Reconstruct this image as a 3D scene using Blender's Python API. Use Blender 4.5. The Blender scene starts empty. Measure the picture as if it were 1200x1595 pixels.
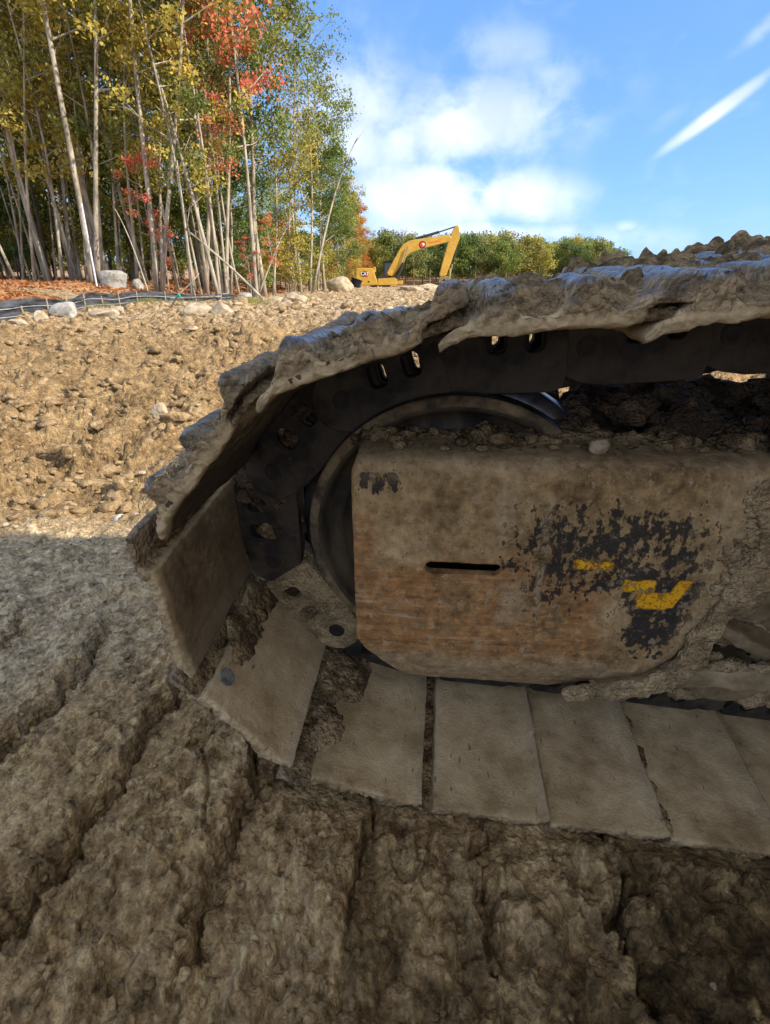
import bpy, bmesh, math, random
import numpy as np
from mathutils import Matrix, Vector

# ------------------------------------------------------------------ camera, sky, sun, exposure
SC = bpy.context.scene
COL = SC.collection
R = math.radians
CAMZ = 0.95
PITCH = math.atan(357.5 / 820.0)
cam_data = bpy.data.cameras.new('camera')
cam_data.sensor_fit = 'VERTICAL'
cam_data.sensor_height = 24.0
cam_data.lens = 24.0 * 820.0 / 1595.0
cam_data.clip_start = 0.02
cam_data.clip_end = 4000
cam = bpy.data.objects.new('camera', cam_data)
cam.location = (0, 0, CAMZ)
cam.rotation_euler = (math.pi / 2 - PITCH, 0, 0)
COL.objects.link(cam)
SC.camera = cam

SUN_EL, SUN_AZ = R(38), R(110)          # azimuth clockwise from +Y
sun_dir = Vector((math.cos(SUN_EL) * math.sin(SUN_AZ), math.cos(SUN_EL) * math.cos(SUN_AZ), math.sin(SUN_EL)))
sun_data = bpy.data.lights.new('sun', 'SUN')
sun_data.energy = 2.85
sun_data.angle = R(0.5)
sun_data.color = (1.0, 0.90, 0.76)
sun = bpy.data.objects.new('sun', sun_data)
sun.rotation_euler = sun_dir.to_track_quat('Z', 'Y').to_euler()
sun.location = (20, -8, 30)
COL.objects.link(sun)

world = bpy.data.worlds.new('World')
SC.world = world
world.use_nodes = True
SC.view_settings.view_transform = 'Standard'
SC.view_settings.look = 'None'
SC.view_settings.gamma = 1.0
SC.view_settings.use_curve_mapping = False
SC.view_settings.exposure = 1.40
SC.cycles.max_bounces = 6
SC.cycles.diffuse_bounces = 4
SC.cycles.use_denoising = True


class NT:
    """small helper to write node trees"""
    def __init__(self, tree):
        self.t = tree
        tree.nodes.clear()

    def n(self, kind, **kw):
        nd = self.t.nodes.new(kind)
        for k, v in kw.items():
            if k.startswith('i_'):
                key = k[2:]
                key = int(key) if key.isdigit() else key.replace('_', ' ')
                self.put(nd.inputs[key], v)
            else:
                setattr(nd, k, v)
        return nd

    def put(self, sock, v):
        if isinstance(v, bpy.types.NodeSocket):
            self.t.links.new(v, sock)
        elif isinstance(v, bpy.types.Node):
            self.t.links.new(v.outputs[0], sock)
        else:
            if sock.type == 'RGBA' and len(v) == 3:
                v = (*v, 1)
            sock.default_value = v

    def m(self, op, a, b=0.0, c=0.0, clamp=False):
        nd = self.n('ShaderNodeMath', operation=op, use_clamp=clamp)
        self.put(nd.inputs[0], a)
        self.put(nd.inputs[1], b)
        self.put(nd.inputs[2], c)
        return nd.outputs[0]

    def mix(self, f, a, b, blend='MIX'):
        nd = self.n('ShaderNodeMixRGB', blend_type=blend)
        self.put(nd.inputs[0], f)
        self.put(nd.inputs[1], a)
        self.put(nd.inputs[2], b)
        return nd.outputs[0]

    def ramp(self, f, stops):
        nd = self.n('ShaderNodeValToRGB')
        el = nd.color_ramp.elements
        while len(el) < len(stops):
            el.new(0.5)
        for e, (p, c) in zip(el, stops):
            e.position = p
            e.color = (*c, 1) if len(c) == 3 else c
        self.put(nd.inputs[0], f)
        return nd.outputs[0]

    def step(self, v, lo, hi):
        nd = self.n('ShaderNodeMapRange', interpolation_type='SMOOTHSTEP')
        self.put(nd.inputs[0], v)
        nd.inputs[1].default_value = lo
        nd.inputs[2].default_value = hi
        return nd.outputs[0]

    def noise(self, vec, scale, detail=6.0, rough=0.6, dist=0.0):
        nd = self.n('ShaderNodeTexNoise')
        self.put(nd.inputs['Vector'], vec)
        nd.inputs['Scale'].default_value = scale
        nd.inputs['Detail'].default_value = detail
        nd.inputs['Roughness'].default_value = rough
        nd.inputs['Distortion'].default_value = dist
        return nd.outputs[0]

    def grains(self, vec, scale, wob=0.0):
        """crumb shapes: (distance to cell centre, random grey per cell)"""
        if wob:
            nz = self.n('ShaderNodeTexNoise')
            self.put(nz.inputs['Vector'], vec)
            nz.inputs['Scale'].default_value = scale * 0.6
            ad = self.n('ShaderNodeVectorMath', operation='MULTIPLY_ADD')
            self.put(ad.inputs[0], nz.outputs['Color'])
            ad.inputs[1].default_value = (wob / scale,) * 3
            self.put(ad.inputs[2], vec)
            vec = ad.outputs[0]
        nd = self.n('ShaderNodeTexVoronoi', feature='F1')
        self.put(nd.inputs['Vector'], vec)
        nd.inputs['Scale'].default_value = scale
        sp = self.n('ShaderNodeSeparateColor')
        self.put(sp.inputs[0], nd.outputs['Color'])
        return nd.outputs['Distance'], sp.outputs[0]

    def scaled(self, vec, sc, loc=(0, 0, 0), rot=(0, 0, 0)):
        nd = self.n('ShaderNodeMapping')
        self.put(nd.inputs[0], vec)
        nd.inputs['Scale'].default_value = sc
        nd.inputs['Location'].default_value = loc
        nd.inputs['Rotation'].default_value = rot
        return nd.outputs[0]


# ---- sky: Nishita with procedural clouds laid out by direction
w = NT(world.node_tree)
sky = w.n('ShaderNodeTexSky', sky_type='NISHITA', sun_disc=False, sun_elevation=SUN_EL, sun_rotation=SUN_AZ,
          altitude=200.0, air_density=1.0, dust_density=0.6, ozone_density=2.0)
tc = w.n('ShaderNodeTexCoord')
gen = tc.outputs['Generated']
nrm = w.n('ShaderNodeVectorMath', operation='NORMALIZE')
w.put(nrm.inputs[0], gen)
dirv = nrm.outputs[0]


def cloud_blob(px, py, rx, ry, rot=0.0):
    """soft elliptical mask round the direction of a photo pixel, in azimuth/elevation degrees"""
    v = Vector(((px - 600), 820 * math.cos(PITCH) + (797.5 - py) * math.sin(PITCH), (797.5 - py) * math.cos(PITCH) - 820 * math.sin(PITCH))).normalized()
    az, el = math.atan2(v.x, v.y), math.asin(v.z)
    a_ = w.m('SUBTRACT', AZ, az)
    e_ = w.m('SUBTRACT', EL, el)
    c, s = math.cos(rot), math.sin(rot)
    p = w.m('ADD', w.m('MULTIPLY', a_, c), w.m('MULTIPLY', e_, s))
    q = w.m('SUBTRACT', w.m('MULTIPLY', e_, c), w.m('MULTIPLY', a_, s))
    p = w.m('DIVIDE', p, rx)
    q = w.m('DIVIDE', q, ry)
    d = w.m('ADD', w.m('MULTIPLY', p, p), w.m('MULTIPLY', q, q))
    return w.m('EXPONENT', w.m('MULTIPLY', d, -1.0))


sep = w.n('ShaderNodeSeparateXYZ')
w.put(sep.inputs[0], dirv)
AZ = w.m('ARCTAN2', sep.outputs[0], sep.outputs[1])
EL = w.m('ARCSINE', sep.outputs[2])
comb = w.n('ShaderNodeCombineXYZ')
w.put(comb.inputs[0], AZ)
w.put(comb.inputs[1], EL)
cv = comb.outputs[0]
n_big = w.noise(w.scaled(cv, (1.0, 1.35, 1.0)), 7.5, 9.0, 0.56, 0.15)
n_wisp = w.noise(w.scaled(cv, (1.0, 2.2, 1.0), rot=(0, 0, R(-25))), 11.0, 8.0, 0.6, 0.8)
main = w.m('MAXIMUM', cloud_blob(660, 305, 0.17, 0.06), w.m('MULTIPLY', cloud_blob(700, 205, 0.21, 0.065, R(8)), 0.80))
main = w.m('MAXIMUM', main, w.m('MULTIPLY', cloud_blob(800, 308, 0.11, 0.04, R(-8)), 0.98))
main = w.m('MAXIMUM', main, w.m('MULTIPLY', cloud_blob(740, 362, 0.28, 0.024, R(-3)), 0.78))
main = w.m('MAXIMUM', main, w.m('MULTIPLY', cloud_blob(760, 90, 0.11, 0.04), 0.36))
main = w.m('MAXIMUM', main, w.m('MULTIPLY', cloud_blob(560, 200, 0.09, 0.10), 0.75))
streak = w.m('MAXIMUM', cloud_blob(1115, 176, 0.078, 0.0105, R(33)), w.m('MULTIPLY', cloud_blob(975, 353, 0.024, 0.012), 0.62))
streak = w.m('MAXIMUM', streak, w.m('MULTIPLY', cloud_blob(1190, 45, 0.06, 0.014, R(35)), 0.5))
streak = w.m('MAXIMUM', streak, w.m('MULTIPLY', cloud_blob(1040, 185, 0.05, 0.018, R(30)), 0.35))
c1 = w.m('MULTIPLY', main, w.step(w.m('ADD', n_big, w.m('MULTIPLY', main, 0.34)), 0.48, 0.74))
c2 = w.m('MULTIPLY', w.step(streak, 0.15, 0.9), w.step(w.m('ADD', n_wisp, w.m('MULTIPLY', streak, 0.35)), 0.42, 0.75))
veil = w.m('MULTIPLY', w.step(n_wisp, 0.50, 0.85), 0.10)
# unseen cloud added for neutral fill light, masked off where the camera looks
clear = cloud_blob(760, 150, 0.95, 0.75)
n_all = w.noise(w.scaled(dirv, (1.6, 1.6, 2.6)), 2.2, 8.0, 0.55, 0.3)
c3 = w.m('MULTIPLY', w.step(n_all, 0.38, 0.54), w.m('SUBTRACT', 1.0, w.step(clear, 0.05, 0.5)))
c2 = w.m('MULTIPLY', c2, 0.72)
cover = w.m('MAXIMUM', w.m('MAXIMUM', w.m('MAXIMUM', c1, c2), veil), c3)
cover = w.m('MULTIPLY', cover, 0.92, clamp=True)
hsv = w.n('ShaderNodeHueSaturation')
hsv.inputs['Saturation'].default_value = 1.0
hsv.inputs['Value'].default_value = 1.0
w.put(hsv.inputs['Color'], sky)
blue0 = w.mix(0.55, w.mix(1.0, hsv.outputs[0], (0.80, 0.98, 1.22), 'MULTIPLY'), (0.85, 2.05, 4.6))
blue = w.mix(1.0, blue0, (0.57, 0.57, 0.57), 'MULTIPLY')
tone = w.noise(cv, 14.0, 5.0, 0.5)
ccol = w.mix(w.step(tone, 0.35, 0.7), (2.6, 2.8, 3.2), (3.7, 3.78, 3.95))
final = w.mix(cover, blue, ccol)
bg = w.n('ShaderNodeBackground', i_Color=final, i_Strength=0.15)
wo = w.n('ShaderNodeOutputWorld')
w.t.links.new(bg.outputs[0], wo.inputs[0])

# ------------------------------------------------------------------ numpy noise
_rs = np.random.RandomState(7)
_P = np.concatenate([_rs.permutation(256)] * 3)
_G3 = _rs.normal(size=(256, 3))
_G3 /= np.linalg.norm(_G3, axis=1)[:, None]
_ang = _rs.rand(256) * 2 * np.pi
_G2 = np.c_[np.cos(_ang), np.sin(_ang)]
_RV = _rs.rand(256, 3)


def perlin2(x, y, seed=0):
    x = np.asarray(x, float) + seed * 17.31
    y = np.asarray(y, float) - seed * 9.77
    xi, yi = np.floor(x).astype(int), np.floor(y).astype(int)
    xf, yf = x - xi, y - yi
    u, v = xf * xf * xf * (xf * (xf * 6 - 15) + 10), yf * yf * yf * (yf * (yf * 6 - 15) + 10)
    xi &= 255
    yi &= 255

    def g(dx, dy):
        h = _P[_P[(xi + dx) & 255] + ((yi + dy) & 255)]
        gr = _G2[h]
        return gr[..., 0] * (xf - dx) + gr[..., 1] * (yf - dy)
    a = g(0, 0) * (1 - u) + g(1, 0) * u
    b = g(0, 1) * (1 - u) + g(1, 1) * u
    return (a * (1 - v) + b * v) * 1.5


def fbm2(x, y, lam, octs, gain=0.5, seed=0):
    r, amp = 0, 1.0
    for i in range(octs):
        r = r + amp * perlin2(x / lam, y / lam, seed + i * 3)
        lam *= 0.5
        amp *= gain
    return r


def perlin3(p, seed=0):
    p = np.asarray(p, float) + np.array([seed * 13.7, -seed * 7.1, seed * 3.3])
    pi = np.floor(p).astype(int)
    f = p - pi
    w3 = f * f * f * (f * (f * 6 - 15) + 10)
    pi &= 255
    r = 0
    for dx in (0, 1):
        for dy in (0, 1):
            for dz in (0, 1):
                h = _P[_P[_P[(pi[:, 0] + dx) & 255] + ((pi[:, 1] + dy) & 255)] + ((pi[:, 2] + dz) & 255)]
                d = f - np.array([dx, dy, dz])
                wgt = np.abs(1 - dx - w3[:, 0]) * np.abs(1 - dy - w3[:, 1]) * np.abs(1 - dz - w3[:, 2])
                r = r + wgt * (_G3[h] * d).sum(1)
    return r * 1.5


def fbm3(p, lam, octs, gain=0.5, seed=0):
    r, amp = 0, 1.0
    for i in range(octs):
        r = r + amp * perlin3(np.asarray(p) / lam, seed + i * 5)
        lam *= 0.5
        amp *= gain
    return r


def clods(x, y, lam, seed=0, rmin=0.25, rmax=0.62):
    """height of round-ish lumps, one per cell, 0..1 in units of the cell"""
    x = x / lam + seed * 5.13
    y = y / lam - seed * 3.71
    xi, yi = np.floor(x).astype(int), np.floor(y).astype(int)
    best = np.zeros_like(x)
    for dx in (-1, 0, 1):
        for dy in (-1, 0, 1):
            h = _P[_P[(xi + dx) & 255] + ((yi + dy) & 255)]
            rv = _RV[h]
            cx, cy = xi + dx + rv[..., 0], yi + dy + rv[..., 1]
            rr = rmin + (rmax - rmin) * rv[..., 2] ** 1.5
            d2 = (x - cx) ** 2 + (y - cy) ** 2
            best = np.maximum(best, 1.12 * rr * (np.maximum(0, 1 - d2 / (rr * rr))) ** 0.8)
    return best


def sstep(e0, e1, x):
    t = np.clip((x - e0) / (e1 - e0), 0, 1)
    return t * t * (3 - 2 * t)


# ------------------------------------------------------------------ mesh helpers
def np_mesh(name, verts, faces, smooth=False):
    """faces: (n,k) int array or list of arrays of one width each"""
    me = bpy.data.meshes.new(name)
    verts = np.asarray(verts, dtype=np.float32)
    fl = faces if isinstance(faces, list) else [faces]
    fl = [np.asarray(f, dtype=np.int32) for f in fl if len(f)]
    loops = np.concatenate([f.ravel() for f in fl])
    counts = np.concatenate([np.full(len(f), f.shape[1]) for f in fl])
    me.vertices.add(len(verts))
    me.vertices.foreach_set('co', verts.ravel())
    me.loops.add(len(loops))
    me.loops.foreach_set('vertex_index', loops)
    me.polygons.add(len(counts))
    me.polygons.foreach_set('loop_start', np.concatenate([[0], np.cumsum(counts)[:-1]]).astype(np.int32))
    me.polygons.foreach_set('use_smooth', np.full(len(counts), smooth))
    me.update(calc_edges=True)
    me.validate()
    return me


def link(name, me, m=None, parent=None, **props):
    o = bpy.data.objects.new(name, me)
    COL.objects.link(o)
    if parent is not None:
        o.parent = parent
    if m is not None and me is not None and not me.materials:
        for mm in (m if isinstance(m, (list, tuple)) else [m]):
            me.materials.append(mm)
    for k, v in props.items():
        o[k] = v
    return o


def thing(name, label, cat, loc=(0, 0, 0), group=None, rotz=0.0):
    o = bpy.data.objects.new(name, None)
    COL.objects.link(o)
    o.location = loc
    o.rotation_euler = (0, 0, rotz)
    o['label'] = label
    o['category'] = cat
    if group:
        o['group'] = group
    return o


class MB:
    """collects plain solids into one mesh"""
    def __init__(self):
        self.v, self.q, self.t, self.ng = [], [], [], []

    def add(self, v, faces):
        b = len(self.v)
        self.v += [tuple(p) for p in v]
        for f in faces:
            self.ng.append([i + b for i in f])
        return self

    def box(self, c, s, rot=None):
        c = Vector(c)
        vs = []
        for x in (-.5, .5):
            for y in (-.5, .5):
                for z in (-.5, .5):
                    p = Vector((x * s[0], y * s[1], z * s[2]))
                    if rot is not None:
                        p = rot @ p
                    vs.append(c + p)
        return self.add(vs, [(0, 1, 3, 2), (4, 6, 7, 5), (0, 4, 5, 1), (2, 3, 7, 6), (0, 2, 6, 4), (1, 5, 7, 3)])

    def prism(self, poly, y0, y1):
        """outline in x,z extruded along y"""
        n = len(poly)
        v = [(p[0], y0, p[1]) for p in poly] + [(p[0], y1, p[1]) for p in poly]
        f = [list(range(n)), list(range(2 * n - 1, n - 1, -1))]
        f += [(i, i + n, (i + 1) % n + n, (i + 1) % n) for i in range(n)]
        return self.add(v, f)

    def tube(self, pts, radii, seg=8, caps=True):
        pts = [Vector(p) for p in pts]
        if not hasattr(radii, '__len__'):
            radii = [radii] * len(pts)
        v = []
        for i, p in enumerate(pts):
            d = (pts[min(i + 1, len(pts) - 1)] - pts[max(i - 1, 0)]).normalized()
            up = Vector((0, 0, 1)) if abs(d.z) < 0.9 else Vector((1, 0, 0))
            e1 = d.cross(up).normalized()
            e2 = d.cross(e1)
            for k in range(seg):
                a_ = 2 * math.pi * k / seg
                v.append(p + (e1 * math.cos(a_) + e2 * math.sin(a_)) * radii[i])
        f = []
        for i in range(len(pts) - 1):
            for k in range(seg):
                k2 = (k + 1) % seg
                f.append((i * seg + k, i * seg + k2, (i + 1) * seg + k2, (i + 1) * seg + k))
        if caps:
            f.append(list(range(seg)))
            f.append([len(pts) * seg - 1 - k for k in range(seg)])
        return self.add(v, f)

    def lathe(self, prof, c, seg=64):
        """prof: (r, y) pairs turned about the y axis through c"""
        v = []
        for r, y in prof:
            for k in range(seg):
                a_ = 2 * math.pi * k / seg
                v.append((c[0] + r * math.cos(a_), y, c[1] + r * math.sin(a_)))
        f = []
        for i in range(len(prof) - 1):
            for k in range(seg):
                k2 = (k + 1) % seg
                f.append((i * seg + k, i * seg + k2, (i + 1) * seg + k2, (i + 1) * seg + k))
        return self.add(v, f)

    def mesh(self, name, smooth=False, bevel=0.0, bevel_seg=2, autosmooth=None):
        bm = bmesh.new()
        vs = [bm.verts.new(p) for p in self.v]
        for f in self.ng:
            try:
                bm.faces.new([vs[i] for i in f])
            except ValueError:
                pass
        bmesh.ops.recalc_face_normals(bm, faces=bm.faces[:])
        if bevel:
            es = [e for e in bm.edges if len(e.link_faces) == 2 and e.calc_face_angle(0) > 0.5]
            bmesh.ops.bevel(bm, geom=es, offset=bevel, segments=bevel_seg, affect='EDGES', profile=0.5)
        me = bpy.data.meshes.new(name)
        for f in bm.faces:
            f.smooth = smooth
        if autosmooth:
            for f in bm.faces:
                f.smooth = True
            for e in bm.edges:
                if len(e.link_faces) == 2 and e.calc_face_angle(0) > autosmooth:
                    e.smooth = False
        bm.to_mesh(me)
        bm.free()
        return me

    def obj(self, name, m, parent=None, smooth=False, bevel=0.0, bevel_seg=2, autosmooth=None, **props):
        return link(name, self.mesh(name, smooth, bevel, bevel_seg, autosmooth), m, parent, **props)


def ico(sub):
    bm = bmesh.new()
    bmesh.ops.create_icosphere(bm, subdivisions=sub, radius=1.0)
    v = np.array([x.co[:] for x in bm.verts])
    f = np.array([[q.index for q in x.verts] for x in bm.faces])
    bm.free()
    return v, f


ICO = {s: ico(s) for s in (1, 2, 3, 4)}


def lump(c, r, seed, sub=2, rough=0.35, lam=0.9, facet=0.0, octs=3):
    """a displaced stone or clod; returns verts, faces"""
    v, f = ICO[sub]
    v = v.copy()
    if facet:                                   # chop with a few planes so that it reads as broken rock
        rs = np.random.RandomState(seed)
        for _ in range(12):
            d = rs.normal(size=3)
            d /= np.linalg.norm(d)
            lim = 1.0 - facet * rs.rand()
            dd = v @ d
            v = v - np.outer(np.maximum(0, dd - lim), d)
    v = v * (1 + rough * fbm3(v + seed * 1.37, lam, octs))[:, None]
    return v * np.asarray(r) + np.asarray(c), f


class Heap:
    """joins many numpy pieces"""
    def __init__(self):
        self.v, self.f, self.n = [], [], 0

    def add(self, vf):
        self.v.append(vf[0])
        self.f.append(vf[1] + self.n)
        self.n += len(vf[0])
        return self

    def mesh(self, name, smooth=True):
        return np_mesh(name, np.concatenate(self.v), np.concatenate(self.f), smooth)
# ------------------------------------------------------------------ materials
def new_mat(name):
    m = bpy.data.materials.new(name)
    m.use_nodes = True
    return m, NT(m.node_tree)


def finish(t, color, rough=0.9, bump=None, bump_d=0.01, bump_s=1.0, metal=0.0, spec=0.3):
    b = t.n('ShaderNodeBsdfPrincipled')
    t.put(b.inputs['Base Color'], color)
    t.put(b.inputs['Roughness'], rough)
    t.put(b.inputs['Metallic'], metal)
    t.put(b.inputs['Specular IOR Level'], spec)
    if bump is not None:
        bn = t.n('ShaderNodeBump')
        bn.inputs['Strength'].default_value = bump_s
        bn.inputs['Distance'].default_value = bump_d
        t.put(bn.inputs['Height'], bump)
        t.put(b.inputs['Normal'], bn.outputs[0])
    o = t.n('ShaderNodeOutputMaterial')
    t.t.links.new(b.outputs[0], o.inputs[0])


def coords(t, world_space=False):
    if world_space:
        return t.n('ShaderNodeNewGeometry').outputs['Position']
    return t.n('ShaderNodeTexCoord').outputs['Object']


def simple(name, c1, c2, scale=8.0, rough=0.8, bump=0.3, bd=0.01, metal=0.0, spec=0.3, fine=4.0, world_space=False, lo=0.35, hi=0.65, stretch=(1, 1, 1), grain=0.0):
    m, t = new_mat(name)
    v = t.scaled(coords(t, world_space), stretch)
    n1 = t.noise(v, scale, 6, 0.62)
    n2 = t.noise(v, scale * fine, 5, 0.6)
    c = t.mix(t.step(n1, lo, hi), c1, c2)
    c = t.mix(0.35, c, t.mix(n2, (0.35, 0.35, 0.35), (1.0, 1.0, 1.0)), 'OVERLAY')
    h = t.m('ADD', n1, t.m('MULTIPLY', n2, 0.6))
    if grain:
        g1, r1 = t.grains(v, grain, 1.6)
        g2, r2 = t.grains(v, grain * 2.6, 1.2)
        c = t.mix(0.50, c, t.mix(t.m('ADD', t.m('MULTIPLY', r1, 0.5), t.m('MULTIPLY', r2, 0.5)), (0.22, 0.22, 0.22), (0.82, 0.81, 0.79)), 'OVERLAY')
        h = t.m('SUBTRACT', h, t.m('ADD', t.m('MULTIPLY', g1, 0.9), t.m('MULTIPLY', g2, 0.5)))
    finish(t, c, rough, h, bd, bump, metal, spec)
    return m


def ground_mat():
    m, t = new_mat('ochre_soil')
    v = coords(t, True)
    n0 = t.noise(v, 0.9, 5, 0.6)
    n1 = t.noise(v, 6.0, 7, 0.65)
    n2 = t.noise(v, 38.0, 8, 0.7)
    n3 = t.noise(v, 160.0, 4, 0.6)
    c = t.ramp(t.m('ADD', t.m('MULTIPLY', n1, 0.65), t.m('MULTIPLY', n2, 0.35)),
               [(0.36, (0.080, 0.050, 0.024)), (0.45, (0.200, 0.132, 0.064)), (0.57, (0.310, 0.215, 0.110)), (0.75, (0.44, 0.33, 0.19))])
    sp = t.n('ShaderNodeSeparateXYZ')
    t.put(sp.inputs[0], v)
    # the damp, greyer clay the machine has pressed and smeared beside its track
    wx = t.m('ADD', sp.outputs[1], t.m('MULTIPLY', t.m('SUBTRACT', n0, 0.5), 0.7))
    clay = t.m('MULTIPLY', t.m('SUBTRACT', 1.0, t.step(wx, 1.55, 2.15)), t.step(wx, -4.0, -3.0))
    gcol = t.ramp(t.m('ADD', t.m('MULTIPLY', n1, 0.5), t.m('MULTIPLY', n2, 0.5)),
                  [(0.37, (0.094, 0.060, 0.027)), (0.46, (0.280, 0.190, 0.091)), (0.56, (0.450, 0.320, 0.170)), (0.72, (0.62, 0.485, 0.295))])
    c = t.mix(clay, c, gcol)
    # pale grey smear at the left
    gx = t.m('ADD', sp.outputs[0], t.m('MULTIPLY', t.m('SUBTRACT', n1, 0.5), 0.6))
    smear = t.m('MULTIPLY', t.m('SUBTRACT', 1.0, t.step(gx, -0.95, -0.35)), t.m('MULTIPLY', t.step(wx, 0.75, 1.1), clay))
    c = t.mix(t.m('MULTIPLY', smear, 0.85), c, t.ramp(n2, [(0.36, (0.20, 0.150, 0.085)), (0.62, (0.56, 0.455, 0.31))]))
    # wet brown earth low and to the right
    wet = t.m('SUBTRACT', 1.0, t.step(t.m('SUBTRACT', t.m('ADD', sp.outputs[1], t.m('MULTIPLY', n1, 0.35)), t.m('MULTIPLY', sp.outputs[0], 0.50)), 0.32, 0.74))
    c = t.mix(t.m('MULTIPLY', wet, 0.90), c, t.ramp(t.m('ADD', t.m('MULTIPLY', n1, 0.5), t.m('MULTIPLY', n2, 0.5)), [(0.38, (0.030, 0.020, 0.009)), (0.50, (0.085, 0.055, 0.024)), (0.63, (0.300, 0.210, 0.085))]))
    # gritty pale stone dust further off by the trees
    far = t.m('MULTIPLY', t.step(sp.outputs[1], 9.0, 15.0), t.step(n1, 0.42, 0.62))
    c = t.mix(t.m('MULTIPLY', far, 0.55), c, (0.50, 0.42, 0.31))
    c = t.mix(0.35, c, t.mix(n3, (0.3, 0.3, 0.3), (1, 1, 1)), 'OVERLAY')
    n4 = t.noise(v, 17.0, 8, 0.75)
    n5 = t.noise(v, 75.0, 6, 0.75)
    c = t.mix(t.m('ADD', 0.12, t.m('MULTIPLY', clay, 0.20)), c, t.mix(t.step(n5, 0.36, 0.64), (0.16, 0.155, 0.15), (0.86, 0.85, 0.82)), 'OVERLAY')
    g1, r1 = t.grains(v, 48.0, 1.6)
    g2, r2 = t.grains(v, 125.0, 1.2)
    gv = t.m('ADD', t.m('MULTIPLY', r1, 0.5), t.m('MULTIPLY', r2, 0.5))
    c = t.mix(0.34, c, t.mix(t.step(gv, 0.12, 0.88), (0.24, 0.235, 0.23), (0.80, 0.79, 0.77)), 'OVERLAY')
    pale = t.m('MULTIPLY', t.step(r1, 0.93, 0.95), t.m('SUBTRACT', 1.0, t.step(g1, 0.22, 0.30)))
    c = t.mix(t.m('MULTIPLY', pale, 0.55), c, (0.55, 0.44, 0.30))
    h = t.m('ADD', t.m('MULTIPLY', n4, 2.0), t.m('ADD', t.m('ADD', t.m('MULTIPLY', n2, 1.3), t.m('SUBTRACT', t.m('MULTIPLY', n5, 0.8), t.m('ADD', t.m('MULTIPLY', g1, 1.5), t.m('MULTIPLY', g2, 0.8)))), t.m('MULTIPLY', n3, 0.8)))
    c = t.mix(0.42, c, t.mix(t.step(n4, 0.38, 0.60), (0.27, 0.26, 0.25), (0.92, 0.90, 0.86)), 'OVERLAY')
    finish(t, c, t.m('SUBTRACT', 0.97, t.m('MULTIPLY', wet, 0.42)), h, 0.011, 0.9, 0, 0.15)
    return m


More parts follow.
